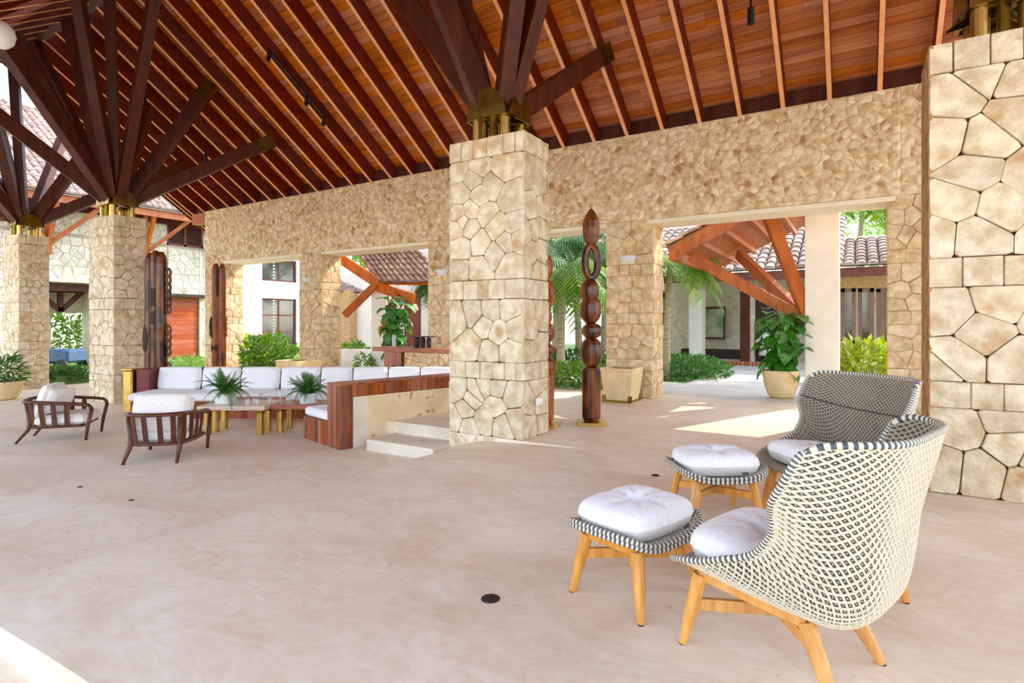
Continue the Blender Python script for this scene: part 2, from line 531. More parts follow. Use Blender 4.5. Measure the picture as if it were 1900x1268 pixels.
# ================================================================== THE SETTING
LOW = -0.34            # sunken lounge floor
V0 = 1.11              # front edge of the raised floor
WV0, WV1 = 11.15, 11.85  # back wall, front and rear face
WTOP = 5.37
OPZ = 3.52             # top of the openings
PIL_V0, PIL_V1 = 6.30, 7.00
PIL_TOP = 4.02
PV = 6.65              # pillar line
RV = 6.05              # ridge line
SL = 0.68              # roof slope
U_L, U_R = -20.3, 7.2  # roof ends

# floor: flat stone above, a smooth ramp down to the sunken lounge
ARM0 = Vector((-6.85, 5.86)); ARMA = radians(-15)
arm_d = Vector((sin(radians(15)), cos(radians(15)))); arm_r = Vector((cos(radians(15)), -sin(radians(15))))
fl = MB()
prof = [(-34, LOW), (-5.22, LOW), (-5.05, -.295), (-4.87, -.235), (-4.69, -.17), (-4.5, -.108), (-4.34, -.07), (-4.1, -.05), (-3.66, -.035), (-3.2, -.012), (-2.8, 0), (12, 0)]
vs = []; fs = []
for (x, z) in prof: vs += [(x, V0, z), (x, 6.30, z)]
for i in range(len(prof)-1): fs.append((2*i, 2*i+2, 2*i+3, 2*i+1))
fl.add(vs, fs)
fl.add([(-34,6.3,LOW),(-6.2,6.3,LOW),(-6.2,13,LOW),(-34,13,LOW)], [(0,1,2,3)])
e0 = ARM0 + arm_r*.42 + arm_d*.72
e1 = ARM0 + arm_r*.42; e1 = e1 + arm_d*((9.8 - e1.y)/arm_d.y)
fl.prism([(e0.x, 6.52), (-4.87, 6.52), (-4.87, 6.3), (12, 6.3), (12, 11.9), (-10.6, 11.9), (-10.6, 9.8), (e1.x, 9.8)], -.4, 0)
# riser of the raised floor at the front
vs = []; fs = []
for (x, z) in prof: vs += [(x, V0, z), (x, V0, min(z, LOW)-.2)]
for i in range(len(prof)-1): fs.append((2*i, 2*i+1, 2*i+3, 2*i+2))
fl.add(vs, fs)
floor = fl.build('floor', m_floor); tag(floor, kind='structure')
for p in floor.data.polygons: p.use_smooth = False
g = MB(); g.box(-34, 12, -14, V0, -.5, -.19)
tag(g.build('floor_terrace', m_floor), kind='structure')
g = MB(); g.add([(-160,-120,-.52),(160,-120,-.52),(160,160,-.52),(-160,160,-.52)], [(0,1,2,3)])
tag(g.build('ground', m_ground), kind='structure')
g = MB(); g.box(-30, -20.6, 7.5, 40, -.5, -.1); g.box(-20.6, 12, 11.9, 40, -.5, -.06)
tag(g.build('ground_garden', m_grass), kind='structure')
g = MB(); g.box(-20, 6, 11.9, 14.6, -.3, -.004); g.box(-3.7, 3.2, 14.6, 21.6, -.3, -.005); g.box(-20, -9, 14.6, 22, -.3, -.006)
tag(g.build('path_porch', m_porch), kind='structure')

# two stone steps beside the sofa arm
st = empty('stone_steps', (-5.6, 6.2, LOW), 0, 'two pale stone steps rising between the sofa arm and the big pillar', 'steps')
q = MB(); q.box(-6.1+5.6, -4.86+5.6, 5.93-6.2, 6.6-6.2, 0, .17); q.build('tread', m_step, st, bevel=.01)
q = MB(); q.box(-6.0+5.6, -4.86+5.6, 6.5-6.2, 7.2-6.2, .0, .345); q.build('tread', m_step, st, bevel=.01)

# ------------------------------------------------------------------ stone pillars
def pillar(uc, label, wu=1.2, seed=1, zf=LOW, big=.29, slabside=False):
    rng = random.Random(seed)
    e = empty('stone_pillar', (uc, (PIL_V0+PIL_V1)/2, zf), 0, label, 'pillar', 'stone pillars carrying the timber roof')
    H = PIL_TOP - zf
    hw, hd = wu/2, (PIL_V1-PIL_V0)/2
    pr = .035
    q = MB(); q.box(-hw+pr, hw-pr, -hd+pr, hd-pr, 0, H-.004); q.build('mortar_core', m_joint, e)
    faces = [(Vector((-hw, -hd+pr, 0)), Vector((1,0,0)), Vector((0,-1,0)), wu),
             (Vector((hw-pr, -hd, 0)), Vector((0,1,0)), Vector((1,0,0)), 2*hd),
             (Vector((-hw+pr, hd, 0)), Vector((0,-1,0)), Vector((-1,0,0)), 2*hd),
             (Vector((hw, hd-pr, 0)), Vector((-1,0,0)), Vector((0,1,0)), wu)]
    if zf < -.1: cs = [(0, .5, 'i'), (.5, .66, 'r'), (.66, 1.11, 'i'), (1.11, 1.34, 'r'), (1.34, 2.18, 'i'), (2.18, 2.44, 'r'), (2.44, H-.27, 'i'), (H-.27, H, 'r')]
    else: cs = [(0, .77, 'i'), (.77, 1.0, 'r'), (1.0, 1.84, 'i'), (1.84, 2.1, 'r'), (2.1, H-.27, 'i'), (H-.27, H, 'r')]
    for fi, (o, ax, nn, w) in enumerate(faces):
        if fi == 2 and slabside:
            q = MB(); q.box(-hw, -hw+pr, -hd+.01, hd-.01, 0, H-.01); q.build('coral_side_slab', m_coral, e); continue
        for (z0, z1, kd) in cs:
            rect = (0, w, z0, z1)
            if kd == 'r': polys = rows(rng, rect, .23)
            else: polys = cells(rng, rect, .25 if zf < -.1 else big, jit=.48)
            for pl in polys:
                q = MB()
                if stone(q, pl, o, ax, Vector((0,0,1)), nn, pr + rng.uniform(-.006,.008), rng.choice((.002,.005,.010)), .009, rng.uniform(0,.007), rng, .11 if kd == 'i' else .04):
                    q.build('stone', m_stone, e)
    return e
pil_mid = pillar(-4.27, 'big cream stone pillar in the middle, beside the steps', seed=3, zf=0.0)
pil_right = pillar(1.15, 'cream stone pillar at the picture edge behind the woven chairs', seed=14, zf=0.0, big=.34, slabside=True)
pil_b = pillar(-15.12, 'tan stone pillar behind the two slatted armchairs', seed=5)
pil_c = pillar(-20.54, 'stone pillar at the far left edge of the lounge', seed=6)
# the big pillar's foot where the ramp falls away
q = MB(); q.box(-.57, .57, -.32, .32, -.5, .0); q.build('footing', m_joint, pil_mid)
q = MB()
rg = random.Random(2)
for pl in voronoi((0, .75, -.34, 0.0), [(.15,-.2),(.45,-.17),(.62,-.2),(.3,-.1)]): stone(q, pl, Vector((-.6,-.315,0)), Vector((1,0,0)), Vector((0,0,1)), Vector((0,-1,0)), .035, .012, .012, .004, rg)
q.build('stone', m_stone, pil_mid)
sw = empty('light_switch', (-3.62, 6.62, .48), 0, 'white double light switch plate low on the big pillar', 'switch')
q = MB(); q.box(0,.012,-.085,.085,-.045,.045); q.build('plate', m_white, sw, bevel=.004)
for dy in (-.042,.042):
    q = MB(); q.box(.012,.02,dy-.028,dy+.028,-.03,.03); q.build('rocker', m_white, sw)

# ------------------------------------------------------------------ back wall
wall = empty('wall_back', (0, WV0, 0), 0, kind='structure')
OPEN = [(-18.1, -14.25), (-13.25, -9.3), (-8.4, -4.49), (-3.5, .42)]
WL, WR = -19.2, 7.2
piers = []; x = WL
for a, b in OPEN:
    piers.append((x, a)); x = b
piers.append((x, WR))
D = WV1 - WV0
q = MB()
for a, b in piers: q.box(a+.02, b-.02, .02, D-.02, LOW, OPZ)
q.box(WL+.02, WR, .02, D-.02, OPZ+.07, WTOP-.02)
q.build('mortar_core', m_wjoint, wall)
for a, b in OPEN:
    q = MB(); q.box(a-.12, b+.12, -.012, D+.01, OPZ, OPZ+.085); q.build('lintel', m_lintel, wall, bevel=.01)
rng = random.Random(11)
cand = []
AX, AZ = Vector((1,0,0)), Vector((0,0,1))
def wst(rect, size, o, ax, nn, kd='i', rough=False):
    polys = rows(rng, rect, size) if kd == 'r' else cells(rng, rect, size, asp=1.15)
    for pl in polys:
        m = MB()
        if stone(m, pl, o, ax, AZ, nn, .03 + rng.uniform(-.006,.012 if rough else .02), rng.choice((.0,.001)) if rough else rng.choice((.002,.004,.008)), .035 if rough else .018, rng.uniform(0,.016), rng, 0 if rough or kd == 'r' else .10):
            c = sum((Vector(x) for x in m.v), Vector())/len(m.v)
            cand.append(((c + Vector((0,WV0,0))).length, m, rough))
x = WL
while x < WR:
    x2 = min(WR, x + 3.3)
    wst((x, x2, OPZ+.09, WTOP), .15, Vector((0,.02,0)), AX, Vector((0,-1,0)), 'i', True)
    x = x2
for a, b in piers:
    z0 = LOW if a < -9 else 0
    if b > 2: b = 3.6
    for (za, zb, kd) in ((z0, .55, 'i'), (.55, .78, 'r'), (.78, 1.5, 'i'), (1.5, 1.72, 'r'), (1.72, 2.5, 'i'), (2.5, 2.72, 'r'), (2.72, OPZ+.09, 'i')):
        wst((a, b, za, zb), .25, Vector((0,.02,0)), AX, Vector((0,-1,0)), kd)
        if b < 1 and b > -18.5: wst((0, D, za, zb), .27, Vector((b-.03,0,0)), Vector((0,1,0)), AX, kd)
for zz in ((LOW, OPZ), ): wst((0, D, LOW, WTOP), .27, Vector((WL+.02, D, 0)), Vector((0,-1,0)), Vector((-1,0,0)))
cand.sort(key=lambda t: t[0])
for d, m, r_ in cand[:296]: m.build('stone', m_wallr if r_ else m_wall, wall)
for r_, nm, lb in ((True, 'rubble_band', 'rough tan rubble of the wall above the openings'), (False, 'rubble_stones', 'tan stones of the farther piers')):
    rest = MB()
    for d, m, k in cand[296:]:
        if k == r_: rest.add(m.v, m.f)
    tag(rest.build(nm, m_wallr if r_ else m_wall, wall), lb, kind='stuff')

def sconce(u, z, label):
    e = empty('wall_sconce', (u, WV0-.03, z), 0, label, 'wall lamp', 'white wall sconces on the stone piers')
    q = MB()
    n = 10; vs = []
    for (r, zz) in ((.13, 0), (.21, .12), (.20, .12), (.12, .012)):
        for j in range(n+1):
            an = pi + pi*j/n
            vs.append((r*cos(an), r*.75*sin(an), zz))
    fs = []
    for k in range(3):
        for j in range(n): fs.append((k*(n+1)+j, k*(n+1)+j+1, (k+1)*(n+1)+j+1, (k+1)*(n+1)+j))
    fs.append(tuple(range(n+1)))
    q.add(vs, fs); q.build('bowl', m_white, e, smooth=True)
    q = MB(); q.box(-.13,.13,-.012,.03,-.02,.1); q.build('back_plate', m_white, e)
p = Pv(1165, 487, WV0); sconce(p.x, p.z, 'white half-bowl sconce above the square tan planter')
p = Pv(573, 523, WV0); sconce(p.x, p.z, 'white half-bowl sconce on the pier behind the left fern')
p = Pv(822, 510, WV0); sconce(p.x, p.z, 'white half-bowl sconce beside the big pillar above the bar counter')

# ------------------------------------------------------------------ timber roof
def zr(v):             # underside of the rafters
    return WTOP + SL*(WV0 - v) if v >= RV else WTOP + SL*(WV0 - RV) - SL*(RV - v)
roof = empty('ceiling', (0, 0, 0), 0, kind='structure')
nrm = Vector((0, SL, 1)).normalized()
RD = .34
VB = 12.1              # rafters run out over the wall
VF = 1.9               # front eave
us = [.32 - .725*k for k in range(-9, 29)]
us = [u for u in us if U_L + .05 < u < U_R] + [U_L + .06]
for side in (1, -1):
    for u in us:
        va = RV + side*.02
        vb = VB if side > 0 else VF - .9
        q = MB()
        p0 = Vector((u, va, zr(va))); p1 = Vector((u, vb, zr(vb)))
        n2 = Vector((0, side*SL, 1)).normalized()
        q.beam(p0 + n2*RD/2, p1 + n2*RD/2, .085, RD, side=Vector((1,0,0)))
        ro = q.build('rafter', m_rafter, roof)
        q = MB(); q.beam(p0 - n2*.006, p1 - n2*.006, .07, .014, side=Vector((1,0,0))); q.build('lit_batten', m_lit_batten, ro)  # thin pale strip added so the rafter's underside looks lit from below
# boards above the rafters
rng = random.Random(21)
run = VB - RV
nb = 50
for i in range(nb):
    va = RV + run*i/nb; vb = RV + run*(i+1)/nb - .006
    x = U_L
    while x < U_R:
        x2 = min(U_R, x + rng.choice((4.35, 5.07, 5.8, 6.52)))
        if U_R - x2 < 1.5: x2 = U_R
        q = MB()
        a = Vector((x+.002, va, zr(va))) + nrm*RD; b = Vector((x2-.002, va, zr(va))) + nrm*RD
        c = Vector((x2-.002, vb, zr(vb))) + nrm*RD; d = Vector((x+.002, vb, zr(vb))) + nrm*RD
        lift = nrm*rng.uniform(0, .004)
        q.add([a+lift, b+lift, c+lift, d+lift, a+nrm*.025, b+nrm*.025, c+nrm*.025, d+nrm*.025],
              [(0,1,2,3),(7,6,5,4),(0,4,5,1),(1,5,6,2),(2,6,7,3),(3,7,4,0)])
        q.build('plank', m_plank, roof)
        x = x2
q = MB()
n2 = Vector((0, -SL, 1)).normalized()
for i in range(nb):
    va = RV - (run-.2)*i/nb; vb = RV - (run-.2)*(i+1)/nb + .006
    a = Vector((U_L, va, zr(va))) + n2*RD; b = Vector((U_R, va, zr(va))) + n2*RD
    c = Vector((U_R, vb, zr(vb))) + n2*RD; d = Vector((U_L, vb, zr(vb))) + n2*RD
    q.add([a,b,c,d,a+n2*.025,b+n2*.025,c+n2*.025,d+n2*.025], [(0,1,2,3),(7,6,5,4),(0,4,5,1),(1,5,6,2),(2,6,7,3),(3,7,4,0)])
tag(q.build('front_slope_boards', m_plank, roof), 'ceiling boards of the slope above the viewer', kind='stuff')
q = MB()
for side in (1, -1):
    n2 = Vector((0, side*SL, 1)).normalized()
    va = RV; vb = VB + .15 if side > 0 else VF - .95
    a = Vector((U_L-.12, va, zr(va))) + n2*(RD+.03); b = Vector((U_R, va, zr(va))) + n2*(RD+.03)
    c = Vector((U_R, vb, zr(vb))) + n2*(RD+.03); d = Vector((U_L-.12, vb, zr(vb))) + n2*(RD+.03)
    q.add([a,b,c,d,a+n2*.12,b+n2*.12,c+n2*.12,d+n2*.12], [(0,1,2,3),(7,6,5,4),(0,4,5,1),(1,5,6,2),(2,6,7,3),(3,7,4,0)])
q.build('roof_deck', m_tile, roof)
q = MB(); q.box(U_L-.1, U_R, RV-.14, RV+.14, zr(RV)-.06, zr(RV)+.2); q.build('ridge_beam', m_beam, roof)
q = MB(); q.box(-19.95, U_R, WV0+.08, WV0+.3, WTOP, WTOP+.3); q.build('wall_plate', m_beam, roof)
q = MB(); q.box(-20.05, -19.15, WV0+.02, WV0+.24, WTOP-.38, WTOP-.02); q.build('plate_end', m_orange, roof)
for side in (1, -1):
    va = RV; vb = VB + .1 if side > 0 else VF - .9
    n2 = Vector((0, side*SL, 1)).normalized()
    q = MB(); q.beam(Vector((U_L-.06, va, zr(va)))+n2*.13, Vector((U_L-.06, vb, zr(vb)))+n2*.13, .06, .34, side=Vector((1,0,0))); q.build('verge_board', m_beam, roof)

# ------------------------------------------------------------------ brass capitals with fanned struts
def capital(uc, label, struts, rights=True):
    e = empty('strut_fan', (uc, PV, PIL_TOP), 0, label, 'roof strut', 'timber strut fans standing on brass capitals')
    for sx in (-1, 1):
        for sy in (-1, 1):
            q = MB(); q.lathe([(.072,0),(.072,.30)], 14, (sx*.22, sy*.2, 0)); q.build('brass_post', m_brassl, e, smooth=False)
            q = MB(); q.lathe([(.05,0),(.05,.30)], 12, (sx*.07, sy*.26, 0)); q.build('brass_post', m_brass, e)
    q = MB(); q.box(-.3,.3,-.22,.22,0,.025); q.build('base_plate', m_brass, e)
    # folded skirt plate
    n = 16; vs = [(0,0,.285)]
    for j in range(n):
        an = 2*pi*j/n
        r = .44 if j % 2 == 0 else .34
        vs.append((r*cos(an), r*sin(an)*.85, .275 - (.06 if j % 4 == 0 else 0) + (.03 if j % 4 == 2 else 0)))
    vs += [(x, y, z+.018) for x, y, z in vs]
    fs = []
    for j in range(n):
        a, b = 1+j, 1+(j+1) % n
        fs += [(0,b,a), (n+1, n+1+a, n+1+b), (a, b, n+1+b, n+1+a)]
    q = MB(); q.add(vs, fs); q.build('skirt_plate', m_brass, e)
    # half-round saddle plates on the four sides
    for (dx, dy, ax, r) in ((0,-.3,0,.31),(0,.3,0,.31),(.34,0,1,.27),(-.34,0,1,.27)):
        q = MB(); n = 18; vs = []
        for t in (-.025, .025):
            for j in range(n+1):
                an = pi*j/n
                c_, s_2 = r*cos(an), r*sin(an)*1.3 + .28
                vs.append((dx + (c_ if not ax else t), dy + (t if not ax else c_), s_2))
        fs = [tuple(range(n+1)), tuple(range(2*n+1, n, -1))]
        for j in range(n): fs.append((j, n+1+j, n+2+j, j+1))
        fs.append((0, n, 2*n+1, n+1))
        q.add(vs, fs); q.build('saddle_plate', m_brass, e)
    q = MB(); q.lathe([(.3,.28),(.27,.42),(.16,.55),(.02,.58)], 16); q.build('hub', m_brass, e, smooth=True)
    for (du, dv, z, capd) in struts:
        end = Vector((du, dv, z - PIL_TOP))
        h = Vector((du, dv, 0)); h = h.normalized() if h.length > .01 else Vector((0,0,0))
        st_ = Vector((h.x*.17, h.y*.17, .40))
        q = MB(); q.beam(st_, end, .20, .30)
        s_o = q.build('strut', m_beam, e, bevel=.012)
        if capd:
            t = (end - st_).normalized()
            q = MB(); q.beam(end - t*.42, end + t*.02, .215, .315); q.build('end_cap', m_brass, s_o)
RIDGE = zr(RV) - .06
DR = RV - PV
def zs(dv): return zr(PV + dv) - .02
base_fan = [(-3.1,DR,RIDGE,0),(3.1,DR,RIDGE,0),(-1.0,DR,RIDGE,0),(1.0,DR,RIDGE,0)]
front = [(-1.7,-3.0,zs(-3.0),0),(1.7,-3.0,zs(-3.0),0),(-1.6,-1.45,zs(-1.45),0),(1.6,-1.45,zs(-1.45),0)]
back = [(1.75,2.95,zs(2.95),1),(-2.6,2.95,zs(2.95),1),(1.5,1.42,zs(1.42),1),(-1.5,1.42,zs(1.42),0)]
capital(-15.12, 'fan of dark timber struts over the pillar behind the armchairs', base_fan+front+back)
capital(-20.54, 'fan of dark timber struts over the far left pillar', [s for s in base_fan+front+back if s[0] > -2.0 and s[0] < 2])
capital(-4.27, 'fan of dark timber struts over the big middle pillar',
        [(-3.1,DR,RIDGE,0),(-1.0,DR,RIDGE,0),(2.0,DR,RIDGE,0),(-1.13,-1.45,zs(-1.45),0),(1.6,-1.45,zs(-1.45),0),(.42,2.95,zs(2.95),1)])
capital(1.15, 'brass capital and struts over the pillar at the picture edge', [(-1.9,DR,RIDGE,0),(1.9,DR,RIDGE,0),(1.6,-1.45,zs(-1.45),0),(-.9,1.3,zs(1.3),0)])

# ================================================================== FURNITURE
# ------------------------------------------------------------------ cushions
def cushion_mesh(name, w, d, h, mat, tuft=0.0, n=22, p=3.2, puff=1.0):
    """soft pillow lying flat, centre of its underside at the origin"""
    q = MB()
    def srf(top):
        def fn(a, b):
            x = 2*a - 1; y = 2*b - 1
            sx = math.copysign(abs(x)**.8, x); sy = math.copysign(abs(y)**.8, y)
            e = max(0.0, 1 - abs(sx)**p) ** .5 * max(0.0, 1 - abs(sy)**p) ** .5
            z = h/2 * e ** .8 * puff
            if top and tuft:
                rr = sqrt((x*w)**2 + (y*d)**2)
                z -= tuft * h * math.exp(-(rr/.055)**2)
                for ca, sa in ((1,0),(0,1),(.7,.7),(.7,-.7)):
                    cr = abs(x*w*ca/2 + y*d*sa/2)
                    z -= tuft * (.34 if ca*sa == 0 else .14) * h * math.exp(-(cr/.016)**2) * math.exp(-(rr/.30)**2)
            k = 1 - (.15 if tuft else .05) * (x*y)**2
            return (sx*w/2*k, sy*d/2*k, h/2 + (z if top else -z))
        return fn
    q.grid(srf(True), n, n); q.grid(srf(False), 10, 10)
    return q.mesh(name, mat, True)

# ------------------------------------------------------------------ woven wing chairs and footstools
def lattice(S, na, nb, w, t, out, off, sg, m_idx=0):
    """two families of diagonal strands over the unit square of S(a, b, offset)"""
    ds = .02
    for fam in (0, 1):
        for k in range(-nb, na + nb + 1):
            pts = []
            for step in range(0, 2*nb + 1):
                qy = step/2.0
                px = k + qy if fam == 0 else k - qy
                if -1e-6 <= px <= na + 1e-6: pts.append((px/na, qy/nb))
            if len(pts) < 2: continue
            P0 = []
            for i, (a, b) in enumerate(pts):
                lift = off + sg*(t*.5 if (i + fam) % 2 else 0)
                P0.append((Vector(S(a, b, lift)), Vector(S(a, b, lift + sg*t))))
            base = len(out.v); vs = []
            for i in range(len(P0)):
                tg = P0[min(i+1, len(P0)-1)][0] - P0[max(i-1, 0)][0]
                if tg.length < 1e-7: tg = Vector((0,0,1))
                nn = P0[i][1] - P0[i][0]
                sd = tg.cross(nn)
                sd = sd.normalized() if sd.length > 1e-9 else Vector((1,0,0))
                vs += [P0[i][0] - sd*w/2, P0[i][1] - sd*w*.32, P0[i][1] + sd*w*.32, P0[i][0] + sd*w/2]
            fs = []
            for i in range(len(P0)-1):
                for j in range(3): fs.append((i*4+j, i*4+j+1, (i+1)*4+j+1, (i+1)*4+j))
            out.cur = m_idx
            out.add(vs, fs)
def dots(S, na, nb, r, t, out, off, sg):
    """small raised knot in each diamond between the strands"""
    for j in range(nb):
        for i in range(na):
            for (da, db) in ((.5, 0.0), (0.0, .5)):
                a, b = (i+da)/na, (j+db)/nb
                if not (.01 < a < .99 and .01 < b < .99): continue
                c = Vector(S(a, b, off)); tp = Vector(S(a, b, off + sg*t))
                e1 = (Vector(S(a + .004, b, off)) - c); e2 = (Vector(S(a, b + .004, off)) - c)
                if e1.length < 1e-8 or e2.length < 1e-8: continue
                e1.normalize(); e2.normalize()
                out.add([c - e1*r, c - e2*r*.7, c + e1*r, c + e2*r*.7, tp - e1*r*.5, tp - e2*r*.4, tp + e1*r*.5, tp + e2*r*.4],
                        [(0,1,5,4),(1,2,6,5),(2,3,7,6),(3,0,4,7),(4,5,6,7)])
def normal_S(base):
    def S(a, b, off=0.0):
        p = Vector(base(a, b))
        if abs(off) < 1e-9: return p
        e = .006
        a0, a1 = max(0, a-e), min(1, a+e); b0, b1 = max(0, b-e), min(1, b+e)
        n = (Vector(base(a1, b)) - Vector(base(a0, b))).cross(Vector(base(a, b1)) - Vector(base(a, b0)))
        if n.length < 1e-12: return p
        return p + n.normalized()*off
    return S
def catmull(keys, t):
    n = len(keys) - 1
    x = min(max(t, 0), 1) * n
    i = min(int(x), n-1); f = x - i
    p0 = keys[max(i-1, 0)]; p1 = keys[i]; p2 = keys[i+1]; p3 = keys[min(i+2, n)]
    out = []
    for a, b, c, d in zip(p0, p1, p2, p3):
        out.append(.5*((2*b) + (-a+c)*f + (2*a-5*b+4*c-d)*f*f + (-a+3*b-3*c+d)*f*f*f))
    return out
# keys along the shell from the seat lip to the top rim: y (forward), z, half width, side rise up, side rise forward, lip
SH = [(.37, .375, .31, .035, .0),
      (.29, .385, .37, .06, .0),
      (.17, .352, .395, .125, .01),
      (.01, .322, .405, .20, .06),
      (-.17, .300, .41, .275, .12),
      (-.33, .305, .42, .335, .215),
      (-.435, .40, .44, .31, .275),
      (-.47, .56, .475, .225, .295),
      (-.485, .72, .515, .13, .29),
      (-.515, .86, .525, .06, .28),
      (-.545, .98, .525, .02, .27),
      (-.57, 1.09, .52, .0, .26)]
def shell_base(a, b):
    y, z, hw, up, fw = catmull(SH, b)
    x = 2*a - 1
    g = abs(x) ** 3.6
    # sideways the shell bends over into the wings
    dz = .045 * abs(x)**22 * max(0.0, (b - .90)/.10)**2      # rounded upper corners
    return (math.copysign((hw - dz*.5) * (abs(x) ** .92), x), y + fw*g, z + up*g - dz)
SHELL = normal_S(shell_base)
def rim_tube(pts, r, closed=False, n=8):
    q = MB()
    k = len(pts)
    q.tube(pts, r, n, closed=closed)
    for i in range(len(q.f)): q.m[i] = (i // n) % 2
    return q
def leg_mb(p0, p1, a=.058, b=.04):
    q = MB(); n = 8
    q.tube([p0, Vector(p0).lerp(Vector(p1), .5), p1], [a*.62, a*.58, b*.5], n)
    return q
def base_parts(e, feet, tops, zst, sign=1):
    for f, t in zip(feet, tops):
        l = leg_mb(t, f).build('leg', m_teak, e, smooth=False, bevel=.004)
        q = MB(); fz = Vector(f); q.lathe([(.016,0),(.016,.008)], 8, (fz.x, fz.y, 0)); q.build('foot_glide', m_black, l)
    def at(i, z):
        f, t = Vector(feet[i]), Vector(tops[i])
        return t.lerp(f, (t.z - z)/(t.z - f.z))
    for i, j in ((0, 2), (1, 3)):
        q = MB(); q.beam(at(i, zst), at(j, zst), .028, .055); q.build('stretcher', m_teak, e, bevel=.004)
    for i in range(4):
        j = (i+1) % 4
        q = MB(); q.beam(Vector(tops[i]) + Vector((0,0,-.005)), Vector(tops[j]) + Vector((0,0,-.005)), .03, .04); q.build('top_rail', m_teak, e, bevel=.004)

def make_chair(loc, rz, label):
    e = empty('wing_chair', loc, rz, label, 'armchair', 'woven wing chairs with teak legs')
    feet = [(-.27,.34,.004),(.27,.34,.004),(.26,-.33,.004),(-.26,-.33,.004)]
    tops = [(-.23,.27,.345),(.23,.27,.345),(.19,-.19,.285),(-.19,-.19,.285)]
    base_parts(e, feet, tops, .20)
    q = MB()
    q.grid(lambda a, b: SHELL(a, b, -.004), 44, 60); q.grid(lambda a, b: SHELL(a, b, .004), 44, 60)
    sh = q.build('shell', m_weaved, e, smooth=True)
    NA, NB = 30, 40
    q = MB(); lattice(SHELL, NA//1, NB, .0098, .005, q, .004, 1)
    o = q.build('outer_weave', m_weavec, sh); tag(o, 'cream diagonal woven strands', kind='stuff')
    q = MB(); dots(SHELL, NA, NB, .0056, .0035, q, .004, 1)
    o = q.build('outer_knots', m_weavec, sh); tag(o, 'cream knots between the strands', kind='stuff')
    q = MB(); lattice(SHELL, 34, 44, .009, .003, q, -.004, -1)
    o = q.build('inner_weave', m_weavei, sh); tag(o, 'thin taupe strands of the inner weave', kind='stuff')
    # rolled, striped rim
    loop = [SHELL(i/90, 1.0) for i in range(91)] + [SHELL(1.0, 1 - i/110) for i in range(1, 111)] + \
           [SHELL(1 - i/60, 0.0) for i in range(1, 61)] + [SHELL(0.0, i/110) for i in range(1, 110)]
    rim_tube(loop, .0145, True).build('rolled_rim', [m_weaveb, m_weavec], e, smooth=True)
    q = MB(); q.tube([SHELL(i/40, .775, -.012) for i in range(41)], .006, 6); q.build('fold_seam', m_weaved, sh, smooth=True)
    put('seat_cushion', cushion_mesh('seat_cushion', .66, .60, .20, m_cloth, .5, 34, 4.0), e, Matrix.Translation((0, .05, .37)) @ Matrix.Rotation(radians(5), 4, 'X'))
    return e
def dish_base(a, b):
    x = 2*a-1; y = 2*b-1
    k = 1.0 / max(1e-6, (abs(x)**5 + abs(y)**5) ** .2) if max(abs(x),abs(y)) > 1e-6 else 1.0
    m = max(abs(x), abs(y))
    r = m*k if m > 1e-6 else 0
    xx, yy = x*k if m else 0, y*k if m else 0
    s = m
    # square to rounded square
    X, Y = (x*k*m if m else 0)*.335, (y*k*m if m else 0)*.265
    return (X, Y, .345 + .075*abs(X/.335)**3 + .012*abs(Y/.265)**3)
DISH = normal_S(dish_base)
def make_stool(loc, rz, label):
    e = empty('footstool', loc, rz, label, 'footstool', 'woven footstools with white cushions')
    feet = [(-.27,.235,.004),(.27,.235,.004),(.27,-.235,.004),(-.27,-.235,.004)]
    tops = [(-.215,.175,.335),(.215,.175,.335),(.215,-.175,.335),(-.215,-.175,.335)]
    base_parts(e, feet, tops, .225)
    q = MB()
    q.grid(lambda a, b: DISH(a, b, -.006), 24, 20); q.grid(lambda a, b: DISH(a, b, .006), 24, 20)
    sh = q.build('shell', m_weaved, e, smooth=True)
    q = MB(); lattice(DISH, 18, 14, .013, .004, q, -.006, -1); lattice(DISH, 18, 14, .011, .003, q, .006, 1)
    o = q.build('woven_strands', m_weavec, sh); tag(o, 'cream woven strands', kind='stuff')
    def edge(t):
        # walk round the rounded square
        s = t*4; i = int(s) % 4; f = s - int(s)
        return DISH(*[(f, 0), (1, f), (1-f, 1), (0, 1-f)][i])
    for dz, rr in ((.012, .014), (-.012, .014)):
        loop = [edge(i/150) + Vector((0,0,dz)) for i in range(150)]
        rim_tube(loop, rr, True).build('rolled_rim', [m_weaveb, m_weavec], e, smooth=True)
    put('seat_cushion', cushion_mesh('seat_cushion', .60, .49, .19, m_cloth, .5, 34, 4.0), e, Matrix.Translation((0, 0, .36)))
    q = MB(); q.box(.10,.15,-.247,-.243,.40,.415); q.build('fabric_tag', m_weaved, e)
    return e

# facing direction (X, Y in view axes) -> rotation about z for a thing whose front is +y
def face(fx, fy):
    u, v = cw(fx, fy)
    return math.atan2(-u, v)
chair1 = make_chair(cv(1.235, 2.60, 0), face(-.65, .76), 'woven cream wing chair nearest the viewer, seen from behind')
dup(chair1, cv(2.45, 4.45, 0), face(-.975, -.22), 'woven wing chair standing behind the nearest one, its dark inside showing')
stool1 = make_stool(cv(.70, 3.20, 0), face(-.65, .76), 'woven footstool with tufted white cushion at the left of the near wing chair')
dup(stool1, cv(1.58, 4.42, 0), face(-.08, 1.0), 'woven footstool farther back, in front of the second wing chair')
dup(stool1, cv(1.94, 3.37, 0), face(.259, .966), 'footstool hidden behind the near wing chair, one teak foot showing')

